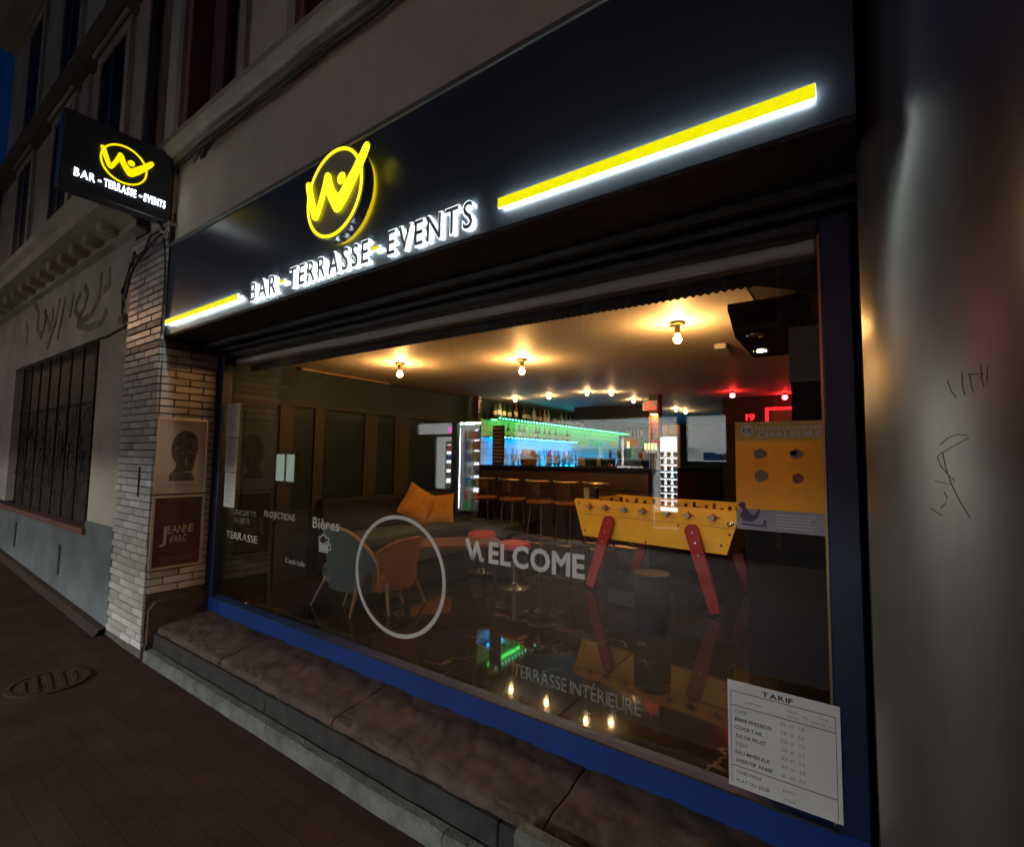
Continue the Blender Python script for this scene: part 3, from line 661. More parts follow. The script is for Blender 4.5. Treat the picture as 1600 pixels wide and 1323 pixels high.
for i, (a, b) in enumerate(((-4.50,-4.40),(-4.396,-2.745),(-2.741,-1.40),(-1.396,-1.07),(-1.045,0.2))):
    mb = MB(); n = max(2, int((b-a)/0.06)); vs = []
    for j in range(n+1):
        x = a+(b-a)*j/n; w1 = 0.006*mnoise.noise(Vector((x*3, 1, 2))); h = 0.080+0.006*mnoise.noise(Vector((x*5, 7, 2)))+(0.17 if i == 4 else 0)
        for (y, z) in ((PF-0.002+w1, 0), (PF+w1, h-0.012), (PF+0.014+w1, h), (1.60, h+0.004), (1.60, 0)): vs.append((x, y, z))
    mb.add(vs, [(j*5+q, (j+1)*5+q, (j+1)*5+(q+1) % 5, j*5+(q+1) % 5) for j in range(n) for q in range(5)]+[(0,1,2,3,4), tuple(n*5+q for q in (4,3,2,1,0))])
    loc(mb, kb).build('kerb_stone', 'kerb_concrete', kb)
# rounded stainless steel column
col = thing('steel_column', 'round brushed steel column with scratched graffiti at the right of the window', 'column', (0.275, 1.78, 0))
cm = MB().lathe([(0.24, 0.0), (0.24, 6.0)], 96); cm.build('shaft', 'steel', col, True)
MB().lathe([(0.246,0),(0.246,0.12)], 64).build('base_ring', 'steel', col, True)
ST = [[(-109.7,1.801),(-108.4,1.775),(-106.3,1.757)],[(-103.4,1.817),(-103.5,1.785),(-102.6,1.762)],[(-100.3,1.813),(-99.9,1.788),(-99.2,1.769)],[(-101.1,1.811),(-96.5,1.81)],[(-95.6,1.831),(-95.5,1.799),(-94.7,1.778)],[(-95.9,1.799),(-92.9,1.826),(-93.5,1.79)],
 [(-114.2,1.646),(-110.9,1.662),(-107.1,1.67),(-102.7,1.669),(-101.7,1.663),(-105.0,1.653),(-110.4,1.637),(-114.4,1.625),(-116.0,1.616),(-114.6,1.595),(-110.9,1.571),(-108.8,1.561),(-109.6,1.55),(-114.2,1.555),(-117.8,1.559)],
 [(-113.5,1.629),(-112.3,1.591),(-110.3,1.554),(-107.0,1.514),(-103.0,1.475)],[(-113.6,1.533),(-112.3,1.521),(-113.5,1.504),(-115.5,1.494)],[(-120.0,1.493),(-118.0,1.485),(-114.9,1.476)]]
gm = MB()
for s_ in ST: gm.tube([(0.2402*math.cos(R(a)), 0.2402*math.sin(R(a)), z) for a, z in s_], 0.0011, 5)
gm.build('scratched_graffiti', 'scratch', col)
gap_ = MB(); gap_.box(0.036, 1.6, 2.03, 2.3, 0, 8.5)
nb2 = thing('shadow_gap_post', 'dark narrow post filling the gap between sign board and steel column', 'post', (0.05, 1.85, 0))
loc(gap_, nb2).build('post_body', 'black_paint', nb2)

# drain cover on the pavement
dc = thing('drain_cover', 'cast iron drain cover let into the dark pavement', 'drain cover', (-4.6, 1.03, 0.0), R(-8))
MB().lathe([(0.22,0.002),(0.22,0.012),(0.19,0.012),(0.19,0.002),(0.22,0.002)], 40, caps=False).build('rim', 'cast_iron', dc)
MB().lathe([(0.188,0.002),(0.188,0.007)], 40).build('lid', 'cast_iron', dc)
for a in range(-2, 3):
    w_ = math.sqrt(0.17**2-(a*0.065)**2)
    MB().bbox(-w_, w_, a*0.065-0.014, a*0.065+0.014, 0.0072, 0.013, 0.002).build('rib', 'cast_iron', dc)

# ------------------------------------------------------------------ neighbouring house on the left
nb = thing('neighbour_house', 'old beige stucco house left of the brick pillar with a faded painted shop name', 'house', (-8.5, 1.6, 0))
def nbp(mb, name, m, parent=None, smooth=False): return loc(mb, nb).build(name, m, parent or nb, smooth)
NX0 = -11.75; NF = 1.56
w = MB()
w.box(-6.13, -5.347, NF, 2.0, 0.0, 3.62); w.box(-11.75, -9.70, NF, 2.0, 0.9, 3.62); w.box(-9.70, -6.13, NF, 2.0, 2.74, 3.62)
w.box(NX0, -5.06, NF+0.02, 2.0, 3.62, 8.9)
nbp(w, 'wall', 'old_plaster')
b = MB(); b.box(-6.13, -5.348, NF-0.014, NF, -0.05, 0.93); b.box(-11.75, -6.13, NF-0.014, 2.0, -0.05, 0.86); nbp(b, 'base_course', 'blue_grey_render')
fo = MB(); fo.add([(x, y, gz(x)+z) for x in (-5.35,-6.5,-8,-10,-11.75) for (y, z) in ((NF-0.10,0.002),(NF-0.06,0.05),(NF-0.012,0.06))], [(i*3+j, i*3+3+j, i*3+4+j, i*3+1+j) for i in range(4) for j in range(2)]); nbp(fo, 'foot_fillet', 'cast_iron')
for x in (-6.88, -8.86): nbp(MB().box(x-0.035, x+0.035, NF-0.020, NF-0.0145, 0.24+gz(x)*0.8, 0.55+gz(x)*0.8), 'air_slot', 'cable')
wf = nbp(MB().box(-9.70, -6.13, NF+0.10, NF+0.14, 0.86, 2.74), 'window', 'grille_black')
gr = MB()
for i in range(8):
    x = -9.45+i*0.44; nbp(MB().box(x-0.008, x+0.008, NF+0.04, NF+0.056, 0.87, 2.73), 'grille_bar', 'cast_iron', wf)
for z in (1.28, 2.1): nbp(MB().box(-9.69, -6.14, NF+0.060, NF+0.07, z, z+0.025), 'grille_rail', 'cast_iron', wf)
ix = MB()
for i in range(120):
    x = rnd.uniform(-9.6,-6.2); z = rnd.uniform(0.9,1.9); ix.tube([(x,NF+0.085,z),(x+rnd.uniform(-.1,.1),NF+0.075,z+rnd.uniform(.03,.16)),(x+rnd.uniform(-.15,.15),NF+0.085,z+rnd.uniform(.05,.3))], 0.005, 4)
o = nbp(ix, 'dry_creeper', 'olive_trim', wf); o['kind'] = 'stuff'
sl = nbp(MB().bbox(-9.75,-6.08,NF-0.05,NF+0.1,0.80,0.862,0.008), 'window_sill', 'rust_brick')
cn = MB(); cn.prism([(NF+0.02,3.58),(NF-0.06,3.60),(NF-0.06,3.66),(NF-0.14,3.70),(NF-0.30,3.72),(NF-0.32,3.80),(NF-0.37,3.84),(NF-0.37,3.92),(NF+0.02,3.98)], NX0, -5.16, 'x'); nbp(cn, 'cornice', 'old_plaster')
dmesh = loc(MB().bbox(-0.06,0.06,NF-0.21,NF-0.061,3.61,3.7155,0.015), nb); dmesh = dmesh.mesh('corbel', 'old_plaster')
x = -5.62
while x > NX0+0.2:
    o = link('corbel', dmesh, nb, (x, 0, 0)); x -= 0.43
# dmesh already holds nb offset in x; undo it
for o in [c for c in nb.children if c.name.startswith('corbel')]: o.location.x += nb.location.x*1.0-nb.location.x*1.0
nbp(MB().prism([(NF+0.02,6.0),(NF-0.10,6.04),(NF-0.16,6.08),(NF-0.16,6.16),(NF+0.02,6.22)], NX0, -5.16, 'x'), 'string_course', 'mortar')
nbp(MB().prism([(NF+0.02,8.5),(NF-0.25,8.6),(NF-0.45,8.75),(NF-0.5,8.95),(NF-0.5,9.1),(2.0,9.3),(2.0,8.9),(NF+0.02,8.9)], NX0-0.15, -5.16, 'x'), 'eaves', 'old_plaster')
for (a, b) in ((-6.75,-5.95),(-8.6,-7.8),(-10.6,-9.8)):
    for z0, z1 in ((4.0,5.9),(6.35,8.2)):
        f_ = MB(); f_.box(a-0.12,a,NF-0.02,NF+0.019,z0,z1+0.12); f_.box(b,b+0.12,NF-0.02,NF+0.019,z0,z1+0.12); f_.box(a,b,NF-0.02,NF+0.019,z1,z1+0.12)
        f_.bbox(a-0.16,b+0.16,NF-0.07,NF+0.019,z1+0.1201,z1+0.2,0.01)
        wn = nbp(f_, 'window', 'old_plaster'); nbp(MB().box(a,b,NF-0.002,NF+0.019,z0,z1), 'pane', 'dark_glass', wn)
        nbp(MB().box((a+b)/2-0.04,(a+b)/2+0.04,NF-0.014,NF-0.0025,z0,z1), 'mullion', 'black_paint', wn)
for x in (-5.5, -7.3): nbp(MB().box(x-0.14,x+0.14,NF-0.012,NF+0.019,3.98,6.0), 'pilaster', 'old_plaster')
GS = [[(-9.3,3.35),(-9.22,3.23),(-9.2,3.05)],[(-8.94,3.57),(-8.69,3.39),(-8.69,3.19),(-8.46,3.06),(-8.32,3.2),(-8.34,3.36)],[(-8.38,3.37),(-8.21,3.22),(-8.06,3.1),(-7.98,3.21),(-7.99,3.34)],[(-7.71,3.4),(-7.85,3.13),(-8.11,2.87)],[(-7.5,3.38),(-7.59,3.15),(-7.69,2.94)],[(-7.18,3.36),(-7.26,3.13)],[(-6.76,3.38),(-6.65,3.28),(-6.74,3.13),(-6.9,3.06),(-7.06,3.16),(-7.03,3.24),(-6.92,3.33)],[(-6.24,3.41),(-6.26,3.18),(-6.47,3.03),(-6.93,2.99)],[(-6.01,3.41),(-5.98,3.25),(-6.12,3.22)],[(-6.87,2.96),(-6.52,2.89),(-6.12,2.89),(-6.01,2.98)],[(-5.62,2.84),(-5.42,2.82)],[(-5.48,2.86),(-5.49,2.78)]]
for s_ in GS: nbp(MB().ribbon(s_, 0.075, NF-0.004, NF-0.001), 'faded_letter', 'ghost_paint')
nbp(MB().tube([(-6.14,NF-0.012,2.722),(-5.9,NF-0.014,2.71),(-5.6,NF-0.014,2.73),(-5.35,NF-0.012,2.74)], 0.012, 6), 'wall_cable', 'cable')
nbp(MB().box(-12.0,-11.752,NF+0.02,2.4,-0.05,9.0), 'party_pier', 'old_plaster')
rb = thing('red_brick_house', 'low dark red brick house at the far left end of the street', 'house', (-18, 1.6, 0))
loc(MB().box(-30,-12.002,NF+0.03,6,0,6.3), rb).build('wall', 'rust_brick', rb)
loc(MB().box(-30,-12.002,NF-0.1,NF+0.029,5.9,6.32), rb).build('eaves', 'dark_wood', rb)
for x in (-13.6,-16,-18.5,-21):
    wn = loc(MB().box(x-0.55,x+0.55,NF-0.0,NF+0.029,3.6,5.4), rb).build('window', 'stone_trim', rb); loc(MB().box(x-0.47,x+0.47,NF-0.006,NF-0.001,3.68,5.32), rb).build('pane', 'dark_glass', wn)
    wn = loc(MB().box(x-0.55,x+0.55,NF-0.0,NF+0.029,1.1,2.9), rb).build('window', 'stone_trim', rb); loc(MB().box(x-0.47,x+0.47,NF-0.006,NF-0.001,1.18,2.82), rb).build('pane', 'dark_glass', wn)

# ------------------------------------------------------------------ shop window: frame, glass, decals
win = thing('bar_window', 'wide blue framed bar window with white decals on its glass', 'window', (-2.28, GY, 0.27))
def wp(mb, name, m, parent=None, smooth=False): return loc(mb, win).build(name, m, parent or win, smooth)
fr = MB(); fr.bbox(-4.566, 0.02, GY-0.045, GY+0.04, 0.255, 0.392, 0.006); wp(fr, 'bottom_rail', 'blue_paint')
fr = MB(); fr.bbox(-4.50, -0.07, GY-0.050, GY-0.0455, 0.388, 0.3965, 0.001); wp(fr, 'glazing_bead', 'black_paint')
fr = MB(); fr.bbox(-4.566, -4.49, GY-0.045, GY+0.04, 0.393, 2.474, 0.006); wp(fr, 'side_post', 'shaded_blue_paint')
fr = MB(); fr.bbox(-0.075, 0.02, GY-0.045, GY+0.04, 0.393, 2.474, 0.006); wp(fr, 'side_post', 'shaded_blue_paint')
fr = MB(); fr.bbox(-4.489, -0.076, GY-0.045, GY+0.04, 2.43, 2.474, 0.006); wp(fr, 'top_rail', 'black_paint')  # same frame paint, its shade put in as black
fr = MB(); fr.box(-0.083, -0.0755, GY-0.03, GY-0.012, 0.40, 2.42); wp(fr, 'glazing_bead', 'brass')
wp(MB().box(-4.489, -0.076, GY, GY+0.008, 0.393, 2.429), 'glass_pane', 'window_glass')
DY = GY-0.0012
def decal(txt, x0, x1, z, h, m, name, off=0.0, gap=0.08, label=None, space=0.3):
    o = wp(text_mb(txt, x1-x0, h, off=off, depth=0.0006, gap=gap, space=space).xf(face_street(x0, DY, z)), name, m)
    if label: o['label'] = label
    return o
decal('CONCERTS', -4.34, -3.91, 1.095, 0.045, 'film_ghost', 'concerts_lettering')
decal('DJ SETS', -4.26, -4.0, 1.03, 0.045, 'film_ghost', 'sets_lettering')
decal('TERRASSE', -4.372, -3.868, 0.893, 0.060, 'film_mid', 'terrace_lettering')
decal('PROJECTIONS', -3.785, -3.358, 1.112, 0.050, 'film_faint', 'projections_lettering', off=0.01)
decal('Bières', -3.135, -2.83, 1.09, 0.075, 'film_mid', 'beer_lettering', off=0.012)
decal('Cocktails', -3.46, -3.21, 0.806, 0.036, 'film_faint', 'cocktails_lettering', off=0.012)
decal('Vins', -2.99, -2.90, 0.745, 0.045, 'film_ghost', 'wine_lettering')
decal('ELCOME', -1.566, -1.014, 1.056, 0.108, 'film_strong', 'welcome_lettering', off=0.03)
wm = MB().ribbon([(-1.714,1.155),(-1.675,1.063),(-1.645,1.148)], 0.024, DY-0.0006, DY+0.0006)
wm.ribbon([(-1.648,1.150),(-1.617,1.066),(-1.604,1.062)], 0.022, DY-0.0014, DY-0.0007); wp(wm, 'broken_initial', 'film_strong')
decal('TERRASSE INTÉRIEURE', -1.40, -0.753, 0.532, 0.062, 'film_dim', 'inner_terrace_lettering', space=0.22)
ring_ = MB(); n = 64
def er(a, b_, w): return
vs = []
for i in range(n):
    t = 2*math.pi*i/n; c_, s_ = math.cos(t), math.sin(t)
    for rr, yy in ((1.0, DY-0.0006), (0.935, DY-0.0006), (0.935, DY+0.0006), (1.0, DY+0.0006)): vs.append((-2.252+0.392*rr*c_, yy, 0.886+0.357*rr*s_))
ring_.add(vs, [(i*4+q, ((i+1) % n)*4+q, ((i+1) % n)*4+(q+1) % 4, i*4+(q+1) % 4) for i in range(n) for q in range(4)])
wp(ring_, 'ring_decal', 'film_mid')
bmug = MB()
bx0, bx1, bz0, bz1 = -3.045, -2.945, 0.932, 1.045
bmug.ribbon([(bx0,1.01),(bx0+0.003,bz0+0.005),(bx1-0.005,bz0+0.005),(bx1,1.01)], 0.010, DY-0.0006, DY+0.0006)
bmug.ribbon([(bx0-0.004,1.008),(bx0-0.006,1.03),(bx0+0.018,1.035),(bx0+0.028,1.05),(bx0+0.06,1.05),(bx0+0.07,1.036),(bx1+0.006,1.035),(bx1+0.005,1.01),(bx0+0.08,1.006)], 0.009, DY-0.0014, DY-0.0007)
bmug.ribbon([(bx1+0.002,0.998),(bx1+0.03,0.993),(bx1+0.032,0.96),(bx1,0.953)], 0.009, DY-0.0022, DY-0.0015)
for xx, za, zb in ((bx0+0.02,0.945,0.998),(bx0+0.04,0.945,0.985),(bx0+0.06,0.945,1.0),(bx0+0.08,0.945,0.99)): bmug.prism([(xx-0.009,za),(xx+0.009,za),(xx+0.009,zb),(xx-0.009,zb)], DY-0.0006, DY+0.0006)
wp(bmug, 'beer_mug_decal', 'film_mid')

# sheets taped to the inside of the glass at the left
IY = GY+0.0095
for k, (z0, z1, lb) in enumerate(((1.735,2.03,'white typed notice taped highest of the three on the left edge of the glass'),(1.442,1.728,'middle white typed notice of the three taped down the left edge of the glass'),(1.145,1.435,'lowest of the three white typed notices taped to the left edge of the glass'))):
    t = thing('notice_sheet', lb, 'notice', (-4.36, DY, z0), 0, 'notices taped to the glass')
    x0, x1 = -4.45+0.01*k-0.02, -4.255-0.005*k
    sk = 0.0
    loc(MB().box(x0, x1, DY-0.001, DY, z0, z1), t).build('paper', 'paper', t)
    ln = MB()
    for i in range(13):
        zz = z1-0.03-i*0.018
        if zz < z0+0.02: break
        ln.box(x0+0.02, x0+0.02+(x1-x0-0.04)*rnd.uniform(0.6,1.0), DY-0.0018, DY-0.0012, zz, zz+0.004)
    o = loc(ln, t).build('typed_text', 'ink_grey', t); o['kind'] = 'stuff'
# yellow heat-wave poster
po = thing('heatwave_poster', 'yellow heatwave advice poster with a mauve foot stuck on the window', 'poster', (-0.22, DY, 1.34))
def pop(mb, name, m): return loc(mb, po).build(name, m, po)
px0, px1, pz0, pz1 = -0.370, -0.073, 1.342, 1.749
pop(MB().box(px0, px1, DY-0.001, DY, 1.420, pz1-0.0715), 'yellow_sheet', 'poster_yellow')
pop(MB().box(px0, px1, DY-0.0011, DY, pz1-0.071, pz1), 'header_band', 'poster_lemon')
pop(MB().box(px0, px1, DY-0.0011, DY, pz0, 1.4195), 'mauve_band', 'poster_mauve')
def ptext(t, x0, x1, z, h, m, name, off=0.01): return pop(text_mb(t, x1-x0, h, off=off, depth=0.0004, gap=0.08).xf(face_street(x0, DY-0.002, z)), name, m)
ptext('EN CAS DE FORTES', -0.298, -0.088, 1.7175, 0.0135, 'poster_cream', 'headline', 0.02)
ptext('CHALEURS', -0.292, -0.088, 1.690, 0.0215, 'poster_cream', 'headline_word', 0.035)
pop(MB().lathe([(0.001,0.0021),(0.0225,0.0021),(0.0225,0.0012)], 20, caps=False).xf(face_street(-0.328, DY, 1.716)), 'badge', 'poster_cream')
ptext('ÉTÉ', -0.342, -0.313, 1.708, 0.016, 'ink', 'badge_text', 0.02)
def blob(cx, cz, r, m, name, sx=1.3):
    pop(MB().prism([(cx+r*sx*math.cos(a*math.pi/8)*(1+0.12*math.sin(a*2.1)), cz+r*math.sin(a*math.pi/8)*(1+0.1*math.cos(a*1.7))) for a in range(16)], DY-0.0018, DY-0.0011), name, m)
blob(-0.284,1.628,0.018,'print_grey','pictogram'); blob(-0.165,1.628,0.017,'print_grey','pictogram'); blob(-0.175,1.632,0.009,'print_plum','pictogram')
blob(-0.282,1.545,0.022,'print_grey','pictogram',1.1); blob(-0.163,1.540,0.018,'print_red','pictogram',1.0)
for cx, cz in ((-0.284,1.592),(-0.165,1.592),(-0.282,1.503),(-0.163,1.503)):
    for hw, dz in ((0.035,0),(0.025,-0.009),(0.03,-0.018)): pop(MB().box(cx-hw,cx+hw,DY-0.0018,DY-0.0011,cz+dz,cz+dz+0.003), 'caption_line', 'poster_lemon')
mb = MB()
for i in range(5): mb.box(-0.235,-0.235+rnd.uniform(0.1,0.14),DY-0.0018,DY-0.00112,1.402-i*0.0115,1.406-i*0.0115)
pop(mb, 'small_print', 'paper')
fg = MB().prism([(-0.365,1.432),(-0.350,1.447),(-0.338,1.440),(-0.338,1.425),(-0.325,1.408),(-0.310,1.395),(-0.297,1.415),(-0.290,1.422),(-0.288,1.410),(-0.298,1.385),(-0.315,1.372),(-0.345,1.372),(-0.358,1.390),(-0.348,1.415)], DY-0.0026, DY-0.0019); pop(fg, 'seated_figure_print', 'print_plum')
mb = MB(); mb.ribbon([(-0.35,1.362),(-0.28,1.358),(-0.272,1.38),(-0.27,1.355)], 0.006, DY-0.0018, DY-0.00112); pop(mb, 'chair_print', 'print_plum')
# price list
pr_ = thing('price_list', 'large white printed price list standing at the bottom right of the window', 'price list', (-0.228, DY, 0.435))
def prp(mb, name, m): return loc(mb, pr_).build(name, m, pr_)
tx0, tx1, tz0, tz1 = -0.402, -0.056, 0.425, 0.795
prp(MB().box(tx0, tx1, GY-0.054, GY-0.052, tz0, tz1), 'card', 'paper')
YY = GY-0.0545
def ptx(t, x0, x1, z, h, m='ink', off=0.0): prp(text_mb(t, x1-x0, h, off=off, depth=0.0003, gap=0.08).xf(face_street(x0, YY, z)), 'printed_text', m)
ptx('TARIF', -0.288, -0.192, 0.765, 0.0165, off=0.035)
rl = MB()
for z in (0.757, 0.707, 0.497): rl.box(tx0+0.010, tx1-0.012, YY-0.0003, YY+0.0003, z, z+0.0022)
for x in (tx0+0.010, tx1-0.0142): rl.box(x, x+0.0018, YY-0.0003, YY+0.0003, tz0+0.01, 0.757)
prp(rl, 'ruled_lines', 'ink')
ptx('CONSOMMATIONS', -0.345, -0.290, 0.726, 0.006, 'ink_grey'); ptx('MESURE', -0.212, -0.178, 0.735, 0.006, 'ink_grey'); ptx('SERVICE', -0.21, -0.176, 0.717, 0.006, 'ink_grey')
ptx('PRIX', -0.165, -0.148, 0.727, 0.006, 'ink_grey'); ptx('SALLE', -0.115, -0.09, 0.738, 0.006, 'ink_grey'); ptx('COMPTOIR', -0.14, -0.098, 0.72, 0.006, 'ink_grey'); ptx('SALLE', -0.09, -0.067, 0.72, 0.006, 'ink_grey')
for i, (t, w_) in enumerate((('CAFE',0.038),('BIERE PRESSION',0.118),('COCKTAIL',0.09),('JUS DE FRUIT',0.10),('SODA',0.04),('EAU MINERALE',0.11),('APERITIF ANISE',0.118))):
    z = 0.684-i*0.0285; ptx(t, -0.378, -0.378+w_, z, 0.0125, 'ink' if i else 'ink_grey', 0.015 if i != 4 else 0.0)
    ptx('XXXX'.replace('XXXX', ('10 cl','25 cl','25 cl','20 cl','33 cl','50 cl','2 cl')[i]), -0.232, -0.192, z, 0.011, 'ink_grey'); ptx(('1,8','3,0','7,5','3,2','3,0','2,8','3,0')[i], -0.178, -0.160, z, 0.011, 'ink_grey')
ptx('SANDWICH', -0.376, -0.296, 0.473, 0.0125, 'ink'); ptx('PLAT DU JOUR', -0.376, -0.268, 0.444, 0.0125, 'ink')
ptx('pain', -0.228, -0.188, 0.466, 0.011, 'ink_grey'); ptx('midi', -0.224, -0.19, 0.437, 0.011, 'ink_grey')

# framed posters on the pillar's reveal (facing +X)
FX = PX1+0.003
def fposter(name, lab, z0, z1, y0, y1):
    t = thing(name, lab, 'poster', (FX, (y0+y1)/2, z0))
    f_ = MB(); b = 0.018
    f_.box(FX+0.002, FX+0.018, y0, y0+b, z0, z1); f_.box(FX+0.002, FX+0.018, y1-b, y1, z0, z1); f_.box(FX+0.002, FX+0.018, y0+b, y1-b, z0, z0+b); f_.box(FX+0.002, FX+0.018, y0+b, y1-b, z1-b, z1)
    loc(f_, t).build('frame', 'frame_alu', t); return t
t = fposter('portrait_poster', 'framed black and white portrait poster, upper of two on the brick reveal', 1.268, 1.885, 1.556, 1.935)
loc(MB().box(FX+0.002, FX+0.006, 1.574, 1.917, 1.286, 1.867), t).build('print', 'paper_warm', t)
def pe(poly, a, b): return MB().prism(poly, a, b, 'x')
head = [(1.66,1.37),(1.66,1.42),(1.70,1.47),(1.705,1.52),(1.675,1.56),(1.665,1.62),(1.672,1.69),(1.70,1.75),(1.75,1.785),(1.80,1.78),(1.845,1.745),(1.862,1.69),(1.862,1.62),(1.852,1.56),(1.835,1.49),(1.82,1.43),(1.845,1.40),(1.85,1.37)]
loc(pe(head, FX+0.0062, FX+0.007), t).build('portrait', 'portrait_ink', t)
for poly, m_ in (([(1.76,1.45),(1.78,1.435),(1.81,1.435),(1.825,1.455),(1.80,1.445)],'paper_warm'),([(1.70,1.635),(1.715,1.63),(1.71,1.65)],'paper'),([(1.77,1.50),(1.785,1.495),(1.787,1.56),(1.778,1.56)],'print_grey'),([(1.725,1.60),(1.76,1.61),(1.76,1.60),(1.73,1.59)],'print_grey'),([(1.80,1.61),(1.83,1.60),(1.83,1.59),(1.80,1.60)],'print_grey')):
    loc(pe(poly, FX+0.0072, FX+0.0078), t).build('portrait_highlight', m_, t)
for q in ((1.60,1.89,1.333,1.338),(1.62,1.87,1.320,1.324),(1.68,1.82,1.835,1.84)): loc(MB().box(FX+0.0062,FX+0.007,*q), t).build('caption_line', 'ink_grey', t)
t = fposter('theatre_poster', 'framed dark red theatre poster, lower of two on the brick reveal', 0.668, 1.252, 1.556, 1.937)
loc(MB().box(FX+0.002, FX+0.006, 1.574, 1.919, 0.686, 1.234), t).build('print', 'maroon_print', t)
def te(txt, y0, y1, z, h, m_, nm, off=0.01, sh=0.0): return loc(text_mb(txt, y1-y0, h, off=off, depth=0.0006, gap=0.05, shear=sh).xf(face_east(FX+0.008, y0, z)), t).build(nm, m_, t)
te('J', 1.62, 1.67, 0.885, 0.125, 'gold_print', 'title_initial'); te('EANNE', 1.675, 1.862, 0.945, 0.068, 'gold_print', 'title_word'); te("d'ARC", 1.69, 1.815, 0.872, 0.06, 'gold_print', 'title_word')
for q in ((1.62,1.88,0.745,0.757),(1.64,1.86,0.722,0.730),(1.66,1.85,1.208,1.213)): loc(MB().box(FX+0.0062,FX+0.007,*q), t).build('small_print_line', 'print_plum', t)

exec_interior = True
# ------------------------------------------------------------------ interior shell
FZ = 0.27; CZ = 2.56
fl = MB(); fl.box(-5.3, 0.6, 2.09, 14.0, 0.0, FZ-0.012); floor = struct('floor', fl, 'black_room')
tm = MB().bbox(0, 0.795, 0, 0.795, 0, 0.012, 0.0015).mesh('tile', 'marble')
for i in range(7):
    for j in range(12):
        link('tile', tm, floor, (-5.28+i*0.8, 2.09+j*0.8-0.02+0.02, FZ-0.012))
ce = MB(); ce.box(-5.3, 0.6, 2.10, 14.0, CZ, CZ+0.1); struct('ceiling', ce, 'ceiling_paint')
bw = MB(); bw.box(-5.3, 0.6, 13.5, 13.6, FZ, CZ); struct('back_wall', bw, 'black_room')
rw = MB(); rw.box(0.35, 0.5, 2.10, 13.5, FZ, CZ); rw.box(0.021, 0.35, 2.10, 2.3, FZ, CZ); struct('right_wall', rw, 'black_room')
lw = MB(); lw.box(-5.15, -4.99, 2.10, 13.5, FZ, CZ); lw.box(-4.99,-4.495,2.086,2.12,FZ,CZ); lws = struct('left_wall', lw, 'green_wall')
for a, b in ((2.45,2.79),(2.96,3.20),(3.34,3.89),(4.10,4.38),(4.66,5.35)):
    MB().box(-4.989, -4.975, a, b, 1.0, 2.02).build('wall_panel', 'green_panel', lws)
for a, b in ((2.80,2.95),(3.21,3.33),(3.90,4.09),(4.39,4.64)):
    MB().box(-4.989, -4.955, a, b, FZ, 2.12).build('pilaster', 'olive_trim', lws)
MB().box(-4.989,-4.95,2.12,5.9,2.121,2.17).build('picture_rail', 'olive_trim', lws)
tg_ = thing('light_trough', 'slim pale wooden light trough along the left edge of the ceiling', 'trough', (-4.94, 3.6, 2.53))
loc(MB().bbox(-4.985,-4.93,3.0,4.25,2.525,2.555,0.004), tg_).build('trough', 'pale_wood', tg_); loc(MB().bbox(-4.985,-4.945,4.252,5.85,2.53,2.552,0.004), tg_).build('trough_end', 'olive_trim', tg_)
# roller blind inside the head of the window
bmn = thing('window_blind', 'cream blind box with a dark zigzag edged valance inside the head of the window', 'blind', (-2.3, 2.14, 2.4))
loc(MB().bbox(-4.48, -0.085, 2.09, 2.19, 2.385, 2.475, 0.012), bmn).build('blind_box', 'shop_white', bmn)
loc(MB().box(-4.40, -0.10, 2.1905, 2.20, 2.335, 2.45), bmn).build('valance', 'black_paint', bmn)
zg = []
n = 260
for i in range(n+1): zg.append((-4.40+i*(4.30/n), 2.334 if i % 2 else 2.334-0.026*max(0.04, i/n-0.5)))
zg = zg[::-1]; fr_ = MB().prism([(-4.40,2.336),(-0.10,2.336)]+zg, 2.2005, 2.203); loc(fr_, bmn).build('zigzag_fringe', 'black_paint', bmn)

# ceiling bulbs
def bulb(x, y, lab):
    t = thing('ceiling_bulb', lab, 'light bulb', (x, y, CZ), 0, 'bare bulbs on the ceiling')
    MB().lathe([(0.055,-0.001),(0.05,-0.018),(0.02,-0.024),(0.017,-0.085)], 14).build('socket', 'brass', t, True)
    b = MB().bbox(-0.055,-0.02,-0.008,0.008,-0.032,-0.024,0.002); b.bbox(0.02,0.055,-0.008,0.008,-0.032,-0.024,0.002); b.build('socket_wing', 'brass', t)
    MB().lathe([(0.012,-0.085),(0.021,-0.102),(0.027,-0.12),(0.021,-0.139),(0.010,-0.147),(0.001,-0.149)], 16, caps=False).build('bulb', 'bulb_warm', t, True)
bulb(-3.80, 3.40, 'glowing bare bulb on the ceiling nearest the dark green wall'); bulb(-2.62, 3.90, 'middle glowing bare bulb on the ceiling, above the red stools'); bulb(-0.975, 3.39, 'largest glowing bare bulb, on the ceiling above the yellow football table')
def spot(x, y, lab, m='spot_warm', z=CZ, r=0.04, ex=0):
    t = thing('ceiling_spot', lab, 'spotlight', (x, y, z), 0, 'recessed spots over the bar')
    MB().lathe([(r,-0.001),(r+0.012,-0.006),(r+0.012,-0.0005),(r,-0.0005)], 16, caps=False).build('rim', 'chrome', t, True)
    MB().lathe([(0.016,-0.001),(0.016,-0.012)], 12).build('socket', 'chrome', t); MB().sphere((0,0,-0.032),0.021,12,8).build('lens', m, t, True)
spot(-4.445,6.433,'recessed spot above the chalkboard end of the bar'); spot(-3.80,6.415,'recessed spot second from the chalkboard end of the bar'); spot(-3.10,6.30,'recessed spot left of a close pair over the bar'); spot(-2.80,6.467,'recessed spot right of a close pair over the bar'); spot(-2.853,7.476,'recessed spot beside the red exit sign'); spot(-2.673,9.148,'farther recessed spot right of the exit sign'); spot(-2.651,9.71,'smallest farthest recessed spot right of the exit sign')
